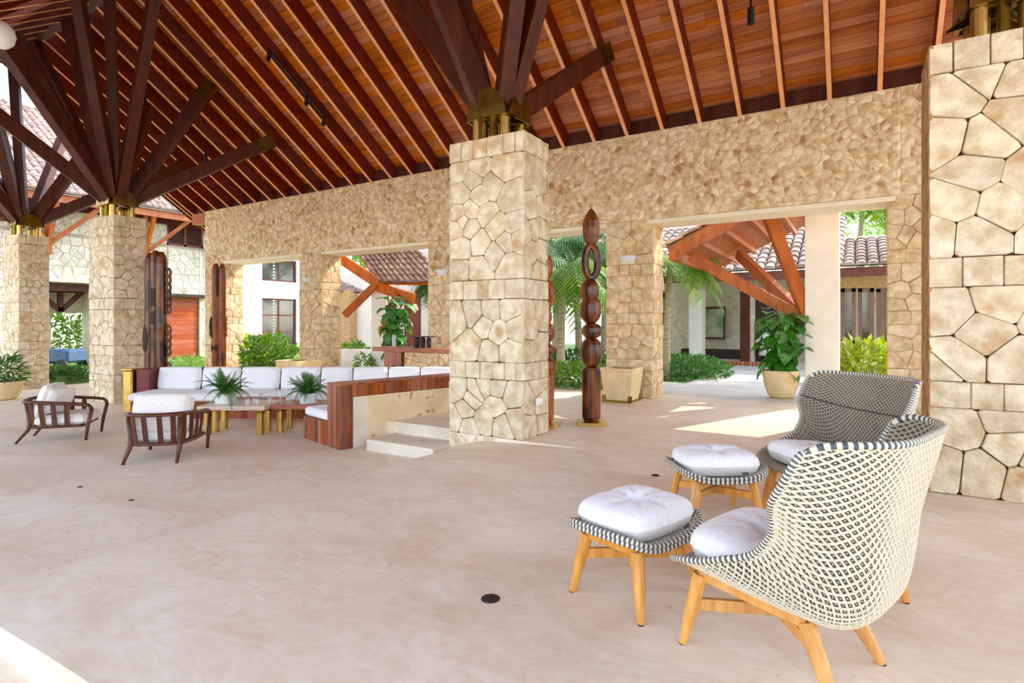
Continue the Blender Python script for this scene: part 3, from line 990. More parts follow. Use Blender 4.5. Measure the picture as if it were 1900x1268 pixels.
# ------------------------------------------------------------------ sunken lounge: corner sofa with wooden back
def plank_row(e, p0, p1, z0, z1, n, thick, name='plank', mat=None, nrm=None, rng=random.Random(4)):
    """upright boards side by side from p0 to p1 (local x,y), each its own piece"""
    p0 = Vector((p0[0], p0[1], 0)); p1 = Vector((p1[0], p1[1], 0))
    t = (p1-p0)/n; tn = t.normalized(); nn = Vector((tn.y, -tn.x, 0))
    for i in range(n):
        a = p0 + t*i + tn*.0015; b = p0 + t*(i+1) - tn*.0015
        o = nn*(thick + rng.uniform(-.002, .002))
        q = MB()
        vs = [a, b, b+o, a+o]
        q.add([(x.x,x.y,z0) for x in vs] + [(x.x,x.y,z1) for x in vs], [(0,1,2,3),(7,6,5,4),(0,4,5,1),(1,5,6,2),(2,6,7,3),(3,7,4,0)])
        q.build(name, mat or m_sofaw, e)
so = empty('corner_sofa', (ARM0.x, ARM0.y, LOW), ARMA, 'wood-panelled sofa wing with white seat ending beside the stone steps', 'sofa')
SZ = -LOW
q = MB(); q.box(.02,.38,.02,.20,0,SZ+.585); q.build('arm_core', m_sofaw, so)
plank_row(so, (0,.02), (.40,.02), 0, SZ+.60, 4, .022)
plank_row(so, (.38,0), (.38,.20), 0, SZ+.60, 2, .022)
plank_row(so, (.02,.0), (.02,2.9), 0, SZ+.60, 24, -.022)
q = MB(); q.box(.0,.405,-.004,2.9,SZ+.60,SZ+.625); q.build('top_cap', m_sofaw, so, bevel=.004)
q = MB(); q.box(.03,.37,.20,2.9,SZ+.42,SZ+.6); q.build('back_rail', m_sofaw, so)
plank_row(so, (.38,.20), (.38,2.9), SZ+.425, SZ+.6, 14, .022)
q = MB(); q.box(-.83,.0,.03,2.4,0,SZ-.0); q.build('seat_base', m_sofaw, so)
plank_row(so, (-.85,.02), (0,.02), 0, SZ+.02, 8, .022)
plank_row(so, (-.83,2.4), (-.83,.0), 0, SZ+.02, 21, .022)
for i in range(3):
    y0 = .02 + i*.8
    q = MB(); q.rbox(-.87,-.0,y0,y0+.79,SZ+.02,SZ+.165,.035); q.build('seat_cushion', m_cloth, so, smooth=False)
for i in range(2):
    put('back_cushion', cushion_mesh('back_cushion', .78, .40, .2, m_cloth, 0, 14), so, Matrix.Translation((-.12, 1.1+i*.85, SZ+.36)) @ Matrix.Rotation(radians(90), 4, 'Z') @ Matrix.Rotation(radians(78), 4, 'X'))
# stone dwarf wall carrying the sofa's wooden rail, beside the steps
lw = empty('stone_dwarf_wall', (ARM0.x, ARM0.y, LOW), ARMA, 'low coral stone wall between the sofa rail and the steps', 'low wall')
q = MB(); q.box(.06,.408,.215,.46,0,SZ+.42); q.build('end_slab', m_step, lw, bevel=.006)
q = MB(); q.box(.06,.404,.46,2.9,0,SZ+.42)
q.build('coral_slab', M('pitted_coral_stone', lin(228,200,158), lin(240,220,186), 3.0, .8, bump=.35, bscale=12, c3=lin(170,122,72), s3=6.0, f3=(.60,.70)), lw)

# back run of the sofa, square to the view
sb = empty('long_sofa', cv(0,0,LOW), TH, 'long white-cushioned sofa at the back of the lounge below the carved posts', 'sofa')
q = MB(); q.box(-7.44,-1.25,11.05,12.1,0,SZ-.01); q.build('seat_base', m_sofaw, sb)
plank_row(sb, (-7.44,11.05), (-1.25,11.05), 0, SZ+.0, 46, .02)
q = MB(); q.box(-7.44,-1.25,11.98,12.12,0,SZ+.50); q.build('back_panel', m_sofaw, sb)
q = MB(); q.box(-7.70,-7.44,11.6,12.12,0,SZ+.57); q.build('end_panel', M('dark_maroon_sofa_end', lin(96,26,20), lin(112,34,24), 2, .4, stretch=(6,6,1)), sb, bevel=.008)
bx = [287,370,443,517,592,652,718,778,836]
for i in range(8):
    x0 = (bx[i]-950)/FPX*11.8; x1 = (bx[i+1]-950)/FPX*11.8
    q = MB(); q.rbox(x0+.005, x1-.005, 10.95, 11.78, SZ, SZ+.15, .035); q.build('seat_cushion', m_cloth, sb)
    w = x1-x0
    put('back_cushion', cushion_mesh('back_cushion', w-.015, .50, .2, m_cloth, 0, 16, p=7), sb, Matrix.Translation(((x0+x1)/2, 11.90, SZ+.355)) @ Matrix.Rotation(radians(80), 4, 'X') @ Matrix.Translation((0, 0, -.1)))
bp = empty('brass_block', cv(-7.86, 11.75, LOW), TH, 'warm brass block end beside the long sofa and stone pillar', 'side table')
q = MB(); q.rbox(-.1,.1,-.2,.2,0,SZ+.56,.03); q.build('body', m_brassl, bp)
q = MB(); q.box(-.11,.11,-.21,.21,SZ+.56,SZ+.58); q.build('top', m_brassl, bp)

# ------------------------------------------------------------------ coffee table of two slabs on brass posts
ct = empty('coffee_table', cv(-4.1, 9.75, LOW), TH, 'low two-slab wooden coffee table on round brass posts', 'coffee table')
TZ = SZ + .15
q = MB(); q.box(-1.10,.02,-.42,.42,TZ-.07,TZ); q.build('pale_slab', m_table1, ct, bevel=.008)
q = MB(); q.box(.03,1.35,-.22,.52,TZ-.085,TZ-.015); q.build('red_slab', m_table2, ct, bevel=.008)
q = MB(); q.box(-1.25,-.1,.43,.75,TZ-.06,TZ+.01); q.build('rear_slab', m_table2, ct, bevel=.008)
for (x, y) in ((-.98,-.3),(-.98,-.05),(-.98,.25),(-.10,-.3),(-.10,.0),(.16,-.12),(.16,.3),(1.2,-.1),(1.2,.35)):
    q = MB(); q.lathe([(.06,0),(.06,TZ-.07)], 14, (x,y,0)); l = q.build('post', m_brassl, ct, smooth=False)
    q = MB(); q.lathe([(.068,TZ-.13),(.068,TZ-.09)], 14, (x,y,0)); q.build('collar', m_brass, l)

# ferns
def frond_mesh(name, length, droop, width, mat, nseg=12, leafl=1.0):
    q = MB()
    pts = []
    for i in range(nseg+1):
        t = i/nseg
        pts.append(Vector((0, length*t*(1 - .18*droop*t), length*(.75*t - droop*1.05*t*t))))
    q.tube(pts, [.004*(1-.7*i/nseg) for i in range(nseg+1)], 4, cap=False)
    for i in range(1, nseg+1):
        for k in (0, .5):
            t = (i - k)/nseg
            j = min(int(t*nseg), nseg-1); f = t*nseg - j
            c = pts[j].lerp(pts[j+1], f); tg = (pts[j+1]-pts[j]).normalized()
            lw = width * sin(pi*min(1, .12 + .88*t)) ** .7 * leafl + .006
            up = Vector((1,0,0)).cross(tg)
            for s in (-1, 1):
                d = (Vector((s,0,0)) + tg*.45 - up*.25).normalized()
                a = c; b = c + d*lw
                sd = tg*.5*length/nseg*.55
                q.add([a - sd*.6, a + sd*.6, c + d*lw*.6 + sd*.45, b, c + d*lw*.6 - sd*.45], [(0,1,2,4),(4,2,3)])
    return q.mesh(name, mat)
def fern(loc, rz, label, rad=.42, n=62, seed=1, pot=(.15,.17), scale=1.0):
    rng = random.Random(seed)
    e = empty('potted_fern', loc, rz, label, 'fern', 'ferns on the coffee table')
    r, h = pot
    q = MB(); q.lathe([(r*.82,0),(r,h),(r*.9,h),(r*.86,h-.03)], 18, sq=6); q.build('pot', m_potw, e)
    ms = [frond_mesh('frond', rad*1.15*k, d, .07, m_fern) for k, d in ((1.0,.75),(.85,.35),(1.05,1.0),(.75,.1))]
    for i in range(n):
        a = 2*pi*i/n*3.1 + rng.uniform(-.3,.3)
        m = rng.choice(ms)
        tilt = rng.uniform(-5, 35) if rng.random() < .75 else rng.uniform(35, 60)
        mt = Matrix.Translation((rng.uniform(-.04,.04), rng.uniform(-.04,.04), h-.02)) @ Matrix.Rotation(a, 4, 'Z') @ Matrix.Rotation(radians(tilt), 4, 'X') @ Matrix.Scale(rng.uniform(.75,1.1), 4)
        put('frond', m, e, mt)
    return e
fern(cv(-4.92, 9.72, LOW+TZ+.0), .3, 'potted fern in pale pot on the pale table slab', rad=.46, seed=3)
fern(cv(-3.55, 9.85, LOW+TZ-.015), 1.1, 'potted fern in pale pot beside the wooden sofa arm', rad=.44, seed=9)
# glasses between the ferns
def glass(loc, prof, label):
    q = MB(); q.lathe(prof, 14, cap=False)
    o = q.build('drinking_glass', m_cglass, smooth=True); o.location = loc
    tag(o, label, 'glass', 'glassware on the coffee table')
tumb = [(.001,.0),(.03,.0),(.034,.10),(.031,.10),(.028,.008),(.001,.008)]
stemg = [(.001,0),(.034,.003),(.006,.012),(.005,.09),(.03,.12),(.038,.16),(.03,.21),(.028,.21),(.035,.16),(.027,.122),(.001,.1)]
gl = [(-4.42,9.45),(-4.33,9.52),(-4.24,9.44),(-4.12,9.62)]
for i, (X, Y) in enumerate(gl): glass(cv(X, Y, LOW+TZ+(.0 if X < -4.09 else -.015)), tumb, 'clear tumbler standing on the table between the two ferns')
for i, (X, Y) in enumerate([(-4.0,9.78),(-3.92,9.9),(-3.82,9.76)]): glass(cv(X, Y, LOW+TZ-.015), stemg, 'clear stemmed glass standing on the red table slab between the ferns')

# ------------------------------------------------------------------ slatted lounge armchairs
def make_lounge(loc, rz, label):
    e = empty('slatted_armchair', loc, rz, label, 'armchair', 'slatted walnut armchairs with white cushions')
    hw, yf, yb = .39, .36, -.34
    # plan curve of the rail: front of left arm -> round the back -> front of right arm
    def plan(t, grow=0.0):
        pts = [(-hw-.01, yf), (-hw-.02, .1), (-hw-.01,-.16), (-hw+.07, yb-.03), (-.13, yb-.10), (.13, yb-.10), (hw-.07, yb-.03), (hw+.01,-.16), (hw+.02,.1), (hw+.01, yf)]
        return catmull(pts, t)
    def rail_z(t):
        k = abs(2*t-1)
        return .64 - .07*max(0, (k-.35)/.65)**1.2
    pts = []
    for i in range(41):
        t = i/40; x, y = plan(t)
        pts.append(Vector((x, y - .05*(1-abs(2*t-1)), rail_z(t))))
    for s, fi in ((1, 0), (-1, -1)):
        a = pts[fi]
        ext = [a + Vector((0,.06,-.012)), a + Vector((0,.10,-.05)), a + Vector((0,.11,-.10))]
        pts = ext[::-1] + pts if fi == 0 else pts + ext
    q = MB(); q.tube(pts, .024, 8, sx=1.3); q.build('top_rail', m_chairw, e, smooth=True)
    low = []
    for i in range(41):
        t = i/40; x, y = plan(t); low.append(Vector((x*.93, y*.93, .235)))
    q = MB(); q.tube(low, .022, 6); q.build('seat_rail', m_chairw, e, smooth=True)
    q = MB(); q.beam((-hw*.93, yf*.93, .235), (hw*.93, yf*.93, .235), .03, .045); q.build('front_rail', m_chairw, e)
    q = MB(); q.box(-.34,.34,-.34,.33,.215,.24); q.build('seat_deck', m_chairw, e)
    for t in (.09,.16,.23,.30,.38,.46,.54,.62,.70,.77,.84,.91):
        x, y = plan(t)
        top = Vector((x, y - .05*(1-abs(2*t-1)), rail_z(t)-.01)); bot = Vector((x*.93, y*.93, .235))
        dx = Vector(plan(min(1,t+.02)) + [0]) - Vector(plan(max(0,t-.02)) + [0])
        q = MB(); q.beam(bot, top, .064, .016, side=dx); q.build('slat', m_chairw, e)
    for s in (-1, 1):
        q = MB(); a = Vector((s*(hw+.01), yf+.11, .475))
        q.tube([a, Vector((s*(hw+.005), yf+.06, .25)), Vector((s*hw, yf+.03, .0))], [.026,.026,.018], 8, sx=1.2); q.build('leg', m_chairw, e, smooth=True)
        q = MB()
        x, y = plan(.335 if s < 0 else .665)
        q.tube([Vector((x, y-.03, .60)), Vector((x*.95, y*.97, .30)), Vector((x*.97, y*1.02, .2)), Vector((x*1.03, y*1.42, .0))], [.024,.028,.028,.016], 8, sx=1.2); q.build('leg', m_chairw, e, smooth=True)
    q = MB(); q.rbox(-.36,.36,-.33,.40,.24,.41,.05); q.build('seat_cushion', m_linen, e)
    put('back_cushion', cushion_mesh('back_cushion', .74, .56, .2, m_linen, 0, 16, p=6), e, Matrix.Translation((0,-.20,.62)) @ Matrix.Rotation(radians(72), 4, 'X') @ Matrix.Translation((0,0,-.1)))
    put('throw_pillow', cushion_mesh('throw_pillow', .48, .42, .17, m_linen, 0, 14, p=4), e, Matrix.Translation((.14,-.03,.62)) @ Matrix.Rotation(radians(-22), 4, 'Z') @ Matrix.Rotation(radians(68), 4, 'X') @ Matrix.Translation((0,0,-.08)))
    return e
la = make_lounge(cv(-4.86, 7.98, LOW), face(-.16, .98), 'slatted walnut armchair facing the coffee table, back to the viewer')
dup(la, cv(-7.28, 9.22, LOW), face(.93, .36), 'slatted walnut armchair at the far left, turned sideways to the viewer')

# ================================================================== CARVED POSTS, PLANTERS, BAR
def pod(q, c, z0, z1, r_, n=12, sq=2.6, sx=1.0, rot=0.0, pw=.5, neck=.3):
    r = r_*1.12; prof = []
    for i in range(13):
        t = i/12
        prof.append((r*max(neck, (1 - abs(2*t-1)**2.6)**pw), z0 + (z1-z0)*t))
    q.lathe(prof, n, c, sx=sx, sy=.85, rot=rot, sq=sq)
def stack_post(loc, rz, label, hgt, seed=0):
    e = empty('carved_post', loc, rz, label, 'sculpture', 'carved wooden posts')
    q = MB(); q.box(-.22,.22,-.2,.2,0,.045); q.build('brass_plinth', m_brassl, e, bevel=.006)
    k = hgt/3.2
    q = MB()
    c = (0,0,.045)
    q.lathe([(.11,.0),(.145,.06),(.15,.75),(.13,.80),(.05,.83)], 8, c, sy=.9, rot=pi/8)
    pod(q, c, .80*k, 1.27*k, .15, 10, sq=2.4)
    # tilted disc
    pod(q, (.01,0,.045), 1.24*k, 1.48*k, .135, 10, sq=2.2, pw=.45)
    # pod with a notch: two lobes and a waist bridge
    pod(q, (-.01,0,.045), 1.46*k, 1.90*k, .145, 10, sq=2.4)
    pod(q, (-.025,0,.045), 1.78*k, 2.14*k, .125, 10, sq=2.3)
    # pierced pod: ring of two lips
    zc, rz_ = 2.40*k + .045, .29*k
    ring = []
    for i in range(28):
        an = 2*pi*i/28
        ring.append(Vector((.098*cos(an), 0, zc + (rz_-.05)*sin(an))))
    q.tube(ring, [.05 + .012*abs(cos(2*pi*i/28)) for i in range(28)], 8, closed=True, sx=1.0)
    # leaf-shaped head with a pointed, leaning tip
    prof = [(.03,2.64),(.10,2.70),(.125,2.80),(.13,2.92),(.118,3.02),(.085,3.1),(.045,3.17),(.012,3.20)]
    q.lathe([(r, z*k) for r, z in prof], 10, (0,0,.045), sy=.7, sq=2.3)
    q.build('carved_body', m_sculpt if seed == 0 else m_sculpt2, e, smooth=False)
    return e
p = Pz(1097, 787, 0.0); stack_post((p.x, p.y, 0), .5, 'tall stacked wooden totem with pierced link on a brass plinth', 3.2)
p = Pz(1003, 793, 0.0); stack_post((p.x, p.y+.12, 0), .3, 'second wooden totem almost hidden behind the big pillar', 2.55, 1)

def slab_post(loc, rz, label, hgt, wid, mat, beads, slots, slit=False):
    e = empty('carved_slab_post', loc, rz, label, 'sculpture', 'carved wooden posts')
    w = wid/2
    q = MB()
    # rounded head: flutes of different radius side by side
    fl_ = [(-.62,.42),(-.12,.46),(.42,.48)] if not slit else [(-.5,.5),(.5,.5)]
    for (fx, fr) in fl_:
        prof = [(fr*w*.9,0),(fr*w,.1),(fr*w,hgt*.45),(fr*w*1.06,hgt*.5),(fr*w,hgt*.56),(fr*w,hgt-.28 - abs(fx)*.12),(fr*w*.85,hgt-.12-abs(fx)*.12),(fr*w*.4,hgt-.01-abs(fx)*.1)]
        q.lathe(prof, 10, (fx*w,0,0), sy=1.15)
    q.box(-w*.7, w*.7, -.05, .12, 0, hgt-.35)
    body = q.build('carved_body', mat, e, smooth=False)
    for (x, z, rw, rh) in slots:
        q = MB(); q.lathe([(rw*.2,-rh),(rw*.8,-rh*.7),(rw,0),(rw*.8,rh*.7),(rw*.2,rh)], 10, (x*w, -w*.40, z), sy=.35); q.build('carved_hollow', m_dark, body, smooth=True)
    for (x, z, r) in beads:
        q = MB(); ring = [Vector((x*w + r*.55*cos(2*pi*i/12), -.02, z + r*sin(2*pi*i/12))) for i in range(12)]
        q.tube(ring, r*.38, 6, closed=True); q.build('ring', mat, body, smooth=True)
    return e
beads = [(1.12, .35+.17*i + (.18 if i > 3 else 0) + (.28 if i > 7 else 0), .085) for i in range(14)]
slab_post(cv(-8.16, 13.0, LOW), TH, 'broad dark carved post with round head behind the sofa, next to the stone pillar', 3.55, .50, m_sculpt,
          beads, [(-.1,1.9,.10,.32),(-.15,2.45,.10,.3),(.55,1.2,.09,.3),(.35,.55,.12,.2),(-.75,1.5,.08,.35)])
slab_post(cv(-7.77, 15.0, LOW), TH, 'slim orange-brown carved post with slotted head behind the sofa', 3.5, .36, m_sculpt2,
          [(1.0, 1.55+.14*i, .06) for i in range(4)], [(0,3.0,.05,.45),(-.75,1.75,.09,.3),(-.5,1.2,.09,.13),(.5,.9,.08,.25)], True)

# ------------------------------------------------------------------ foliage helpers
def leaf_cloud(q, c, rad, n, size, rng, flat=.0, asp=.45, shell=.35):
    c = Vector(c)
    for i in range(n):
        while True:
            d = Vector((rng.uniform(-1,1), rng.uniform(-1,1), rng.uniform(-1,1)))
            if .05 < d.length < 1: break
        d = d.normalized() * (shell + (1-shell)*rng.random()**.6)
        p = c + Vector((d.x*rad[0], d.y*rad[1], d.z*rad[2]))
        ax = (d + Vector((rng.uniform(-.9,.9), rng.uniform(-.9,.9), rng.uniform(-.7,.7)-flat))).normalized()
        sd = ax.orthogonal().normalized()
        sd = (Matrix.Rotation(rng.uniform(0, 2*pi), 3, ax) @ sd)
        s = size*rng.uniform(.6,1.25)
        nn = ax.cross(sd)*s*.12
        q.add([p, p + ax*s*.5 + sd*s*asp*.5 + nn, p + ax*s, p + ax*s*.5 - sd*s*asp*.5 + nn], [(0,1,2,3)])
def bush(name, loc, rad, n, size, mat, label, cat='bush', group=None, seed=1, flat=0, asp=.45, stems=3):
    rng = random.Random(seed)
    e = empty(name, loc, 0, label, cat, group)
    q = MB(); leaf_cloud(q, (0,0,rad[2]*.95), rad, n, size, rng, flat, asp); q.build('foliage', mat, e)
    for i in range(stems):
        q = MB(); a = rng.uniform(0, 6.28)
        q.tube([(0.1*cos(a), .1*sin(a), 0), (rad[0]*.25*cos(a), rad[1]*.25*sin(a), rad[2]*.8)], .012, 5); q.build('stem', m_stem, e)
    return e
def palm_frond(q, base, azim, length, rise, droop, lw, n=20, ld=.5):
    pts = []
    for i in range(n+1):
        t = i/n
        r = length*(t*.9 - .15*droop*t*t)
        z = length*(rise*t - droop*t*t)
        pts.append(Vector(base) + Vector((cos(azim)*r, sin(azim)*r, z)))
    q.tube(pts, [.014*(1-.8*i/n) for i in range(n+1)], 4, cap=False)
    for i in range(2, n+1):
        tg = (pts[i]-pts[i-1]).normalized()
        sd = tg.cross(Vector((0,0,1)))
        sd = sd.normalized() if sd.length > .01 else Vector((1,0,0))
        t = i/n
        L_ = lw*(.35 + .9*sin(pi*min(1,t*.95)))
        for s in (-1, 1):
            d = (sd*s + tg*.6 - Vector((0,0,ld))).normalized()
            w = tg*length/n*.32
            a = pts[i]
            q.add([a - w, a + w, a + d*L_*.6 + w*.7 - Vector((0,0,.04*L_)), a + d*L_ - Vector((0,0,.2*L_)), a + d*L_*.6 - w*.7 - Vector((0,0,.04*L_))], [(0,1,2,4),(4,2,3)])
def palm(loc, h, label, seed=1, nf=16, length=2.2, mat=None, lean=0.0, trunk=.11, lw=.55, group='palms in the garden', droop=.95):
    rng = random.Random(seed)
    e = empty('palm_tree', loc, 0, label, 'palm', group)
    pts = [Vector((lean*(i/8)**2, 0, h*i/8)) for i in range(9)]
    q = MB(); q.tube(pts, [trunk*(1.15-.4*i/8) for i in range(9)], 10); q.build('trunk', m_bark, e, smooth=True)
    for k in range(3):
        q = MB()
        for i in range(nf//3 + 1):
            palm_frond(q, pts[-1], rng.uniform(0, 2*pi), length*rng.uniform(.8,1.1), rng.uniform(.25,1.0), droop*rng.uniform(.7,1.15), lw)
        q.build('fronds', mat or m_leafm, e)
    return e
def square_planter(loc, rz, w, h, label, mat=None):
    e = empty('square_planter', loc, rz, label, 'planter')
    a, b = w*.39, w*.5
    q = MB()
    vs = []
    for r, z in ((a,.03),(b,h),(b-.05,h),(b-.07,h-.06)):
        vs += [(-r,-r,z),(r,-r,z),(r,r,z),(-r,r,z)]
    fs = [(3,2,1,0)]
    for k in range(3):
        for j in range(4): fs.append((k*4+j, k*4+(j+1)%4, k*4+4+(j+1)%4, k*4+4+j))
    fs.append((12,13,14,15))
    q.add(vs, fs); q.build('body', mat or m_pot, e, bevel=.012)
    q = MB(); q.box(-a*1.03,a*1.03,-a*1.03,a*1.03,0,.035); q.build('plinth', m_brass, e)
    for sx in (-1,1):
        for sy in (-1,1):
            q = MB(); q.beam((sx*a*1.0,sy*a*1.0,.0),(sx*a*1.03,sy*a*1.03,.13),.06,.06); q.build('corner_foot', m_brass, e)
    q = MB(); q.box(-b+.06,b-.06,-b+.06,b-.06,h-.07,h-.03); q.build('soil', m_soil, e)
    return e
p = Pz(1157, 743, 0); square_planter((p.x, p.y-.1, 0), 0, .66, .66, 'square tapered tan planter at the foot of the stone pier')
p = P(555, 672, 15.0); square_planter((p.x, p.y, -.3), 0, .85, .85, 'tapered pale planter behind the long sofa')

def round_pot(e, r, h, mat):
    q = MB(); q.lathe([(r*.55,0),(r*.72,h*.1),(r*.95,h*.55),(r,h*.9),(r*1.02,h),(r*.9,h),(r*.86,h*.9)], 24); q.build('pot', mat, e, smooth=True)
    q = MB(); q.lathe([(r*.87,h*.86),(r*.87,h*.9)], 20); q.build('soil', m_soil, e)
def big_leaf_mesh(name, L_, W_, mat):
    q = MB()
    def fn(a, b):
        t = a; s = 2*b-1
        w = W_/2 * (sin(pi*t**.75) ** .8) * (.75 + .45*t)
        return (s*w, t*L_, .10*L_*sin(pi*t) - .18*L_*t*t + .10*W_*abs(s)**1.5 + .012*sin(t*18)*abs(s))
    q.grid(fn, 8, 6)
    q.tube([(0,-.07,-.0),(0,0,0)], .006, 4)
    return q.mesh(name, mat, True)
def fig_plant(loc, label, h, r, seed, pr, ph, n=46, leaf=.30, potm=None):
    rng = random.Random(seed)
    e = empty('fiddle_leaf_fig', loc, 0, label, 'potted plant')
    round_pot(e, pr, ph, potm or m_pot)
    ms = [big_leaf_mesh('leaf', leaf*k, leaf*.82*k, m_fig) for k in (1.0,.85,1.1)]
    for s in range(3):
        a = 2*pi*s/3 + .4
        tip = Vector((cos(a)*r*.45, sin(a)*r*.45, h*(.82+.1*s)))
        q = MB(); q.tube([(cos(a)*.04, sin(a)*.04, ph*.85), (cos(a)*r*.2, sin(a)*r*.2, (ph+h)/2), tip], .016, 6); q.build('stem', m_stem, e)
        for i in range(n//3):
            t = .12 + .88*(i+rng.random())/(n/3)
            c = Vector((cos(a)*r*.35*t, sin(a)*r*.35*t, ph*.8 + (h*.97-ph*.8)*t))
            az = i*2.4 + s + rng.uniform(-.3,.3)
            mt = Matrix.Translation(c) @ Matrix.Rotation(az, 4, 'Z') @ Matrix.Rotation(radians(rng.uniform(-75, 15)), 4, 'X') @ Matrix.Translation((0, .07, 0)) @ Matrix.Scale(rng.uniform(.8,1.15), 4)
            put('leaf', rng.choice(ms), e, mt)
    return e
p = Pz(1449, 738, 0); fig_plant((p.x, p.y, 0), 'fiddle-leaf fig in a round tan pot by the white column', 1.85, .85, 4, .35, .56, 84, .40)
p = P(733, 640, 16.3); fig_plant((p.x, p.y, 0), 'fiddle-leaf fig in a pale pot seen beyond the long sofa', 2.3, .6, 7, .30, .62, 78, .40)

# bar counter behind the sofa
bc = empty('bar_counter', (-8.85, 10.35, 0), 0, 'wood-topped bar counter on a stone block beyond the sofa', 'counter')
q = MB(); q.box(-1.25,1.3,-.35,.35,.84,.94); q.build('top', m_table2, bc, bevel=.01)
q = MB(); q.box(-.25,1.2,-.28,.28,-.0,.84); blk = q.build('stone_block', m_wjoint, bc)
rng = random.Random(31)
for pl in voronoi((0,1.45,0,.84), jitter_seeds(rng, (0,1.45,0,.84), .2)):
    q = MB()
    if stone(q, pl, Vector((-.25,-.28,0)), AX, AZ, Vector((0,-1,0)), .025, .008, .012, .006, rng): q.build('stone', m_wall, blk)
q = MB()
vs = [(-.95,-.25,0),(-.72,-.25,0),(-.68,-.25,.5),(-.60,-.25,.5),(-.56,-.25,0),(-.40,-.25,0),(-.40,-.25,.84),(-.95,-.25,.84)]
q.add([Vector(v) for v in vs] + [Vector(v)+Vector((0,.5,0)) for v in vs], [(0,1,2,7),(2,3,6,7),(3,4,5,6),(8,15,10,9),(10,15,14,11),(11,14,13,12)] + [(i,(i+1)%8,8+(i+1)%8,8+i) for i in range(8)])
q.build('wooden_leg', m_sofaw, bc)
tr = empty('serving_tray', (-8.75, 10.3, .94), .3, 'dark tray and jar standing on the bar counter', 'tray')
q = MB(); q.lathe([(.02,.24),(.30,.25),(.32,.27),(.30,.262),(.02,.252)], 18); q.build('plate', m_black, tr, smooth=True)
for (x, y) in ((-.15,0),(.0,.02),(.16,-.02)):
    q = MB(); q.lathe([(.05,0),(.06,.05),(.06,.2),(.035,.24)], 12, (x,y,0)); q.build('jar', m_dark, tr, smooth=True)
vsl = empty('vase', (-9.75, 10.4, .94), 0, 'clear glass vase with green sprig on the bar counter', 'vase')
q = MB(); q.lathe([(.05,0),(.06,.1),(.05,.3),(.045,.3),(.05,.1),(.03,.01)], 12, cap=False); q.build('glass', m_cglass, vsl, smooth=True)
q = MB(); leaf_cloud(q, (0,0,.5), (.16,.16,.2), 60, .12, random.Random(5)); q.build('leaves', m_leafd, vsl)

# pot at the far left edge
p = Pz(4, 742, LOW)
e = empty('tan_bowl_pot', (p.x, p.y, LOW), 0, 'tan bowl pot with dark grassy plant at the left picture edge', 'potted plant')
round_pot(e, .42, .45, m_pot)
q = MB(); leaf_cloud(q, (0,0,.72), (.38,.38,.34), 420, .30, random.Random(8), asp=.12); q.build('foliage', m_leafd, e)

# ------------------------------------------------------------------ floor inserts, spotlights, pendant
def disc(px, py, r, label, mat, z=0.0):
    p = Pz(px, py, z)
    e = empty('floor_drain', (p.x, p.y, z), 0, label, 'floor drain')
    q = MB(); q.lathe([(r,0),(r,.004),(r*.82,.006)], 24); q.build('ring', mat, e)
    q = MB(); q.lathe([(r*.8,.0),(r*.8,.0075)], 24); q.build('grate', m_black, e)
    for i in range(5):
        a = r*.7*(i-2)/2.2; l = sqrt(max(0,(r*.74)**2 - a*a))
        q = MB(); q.box(-l,l,a-.004,a+.004,.0075,.0095); q.build('bar', m_dark, e)
disc(910, 1112, .052, 'round dark floor drain in the open floor near the woven footstool', m_dark)
disc(1216, 883, .04, 'small dark floor drain behind the front woven footstool', m_dark)
disc(148, 905, .035, 'tiny floor insert in front of the sideways armchair', m_porch, LOW)
disc(243, 930, .035, 'tiny floor insert between the drain and the front armchair', m_porch, LOW)

def roof_pt(px, py):
    # where the sight line meets the underside of the rafters
    a = (px-950)/FPX
    uu = a*CT - ST; vv = a*ST + CT; zz = -(py-600)/FPX
    t = (WTOP + SL*WV0 - EYE) / (zz + SL*vv)
    return Vector((uu*t, vv*t, EYE + zz*t))
a, b = roof_pt(497, 88), roof_pt(603, 215)
tk = empty('track_light', a, 0, 'black lighting track with three spots on a rafter', 'track light')
q = MB(); q.beam(Vector((0,0,-.03)), b-a+Vector((0,0,-.03)), .05, .05); q.build('track', m_black, tk)
for t in (.02, .66, .98):
    c = (b-a)*t + Vector((0,0,-.06))
    q = MB(); q.tube([c, c + Vector((0,-.02,-.22))], .045, 10); sp = q.build('spot', m_black, tk)
    q = MB(); q.tube([c + Vector((0,0,.03)), c], .02, 6); q.build('bracket', m_black, sp)
for (px, py, lb) in ((1393, 5, 'single black spotlight under the boards near the picture edge'), (268, 168, 'black spotlight among the struts over the armchairs'),
                     (382, 280, 'black spotlight on the rafters beside the brass-tipped strut')):
    c = roof_pt(px, py)
    e = empty('spotlight', c, 0, lb, 'spotlight')
    q = MB(); q.tube([(0,0,-.08),(0,0,-.34)], .05, 10); q.build('can', m_black, e)
    q = MB(); q.tube([(0,0,.04),(0,0,-.09)], .018, 6); q.build('stem', m_black, e)
p = P(-2, 64, 9.0)
e = empty('globe_pendant', p, 0, 'white globe pendant cut by the left picture edge', 'pendant lamp')
q = MB(); q.lathe([(.02,-.22),(.12,-.185),(.19,-.11),(.215,0),(.19,.11),(.12,.185),(.03,.22)], 20); q.build('globe', m_white, e, smooth=True)
q = MB(); q.tube([(0,0,.2),(0,0,max(.5, zr(p.y)-p.z))], .012, 6); q.build('rod', m_black, e)

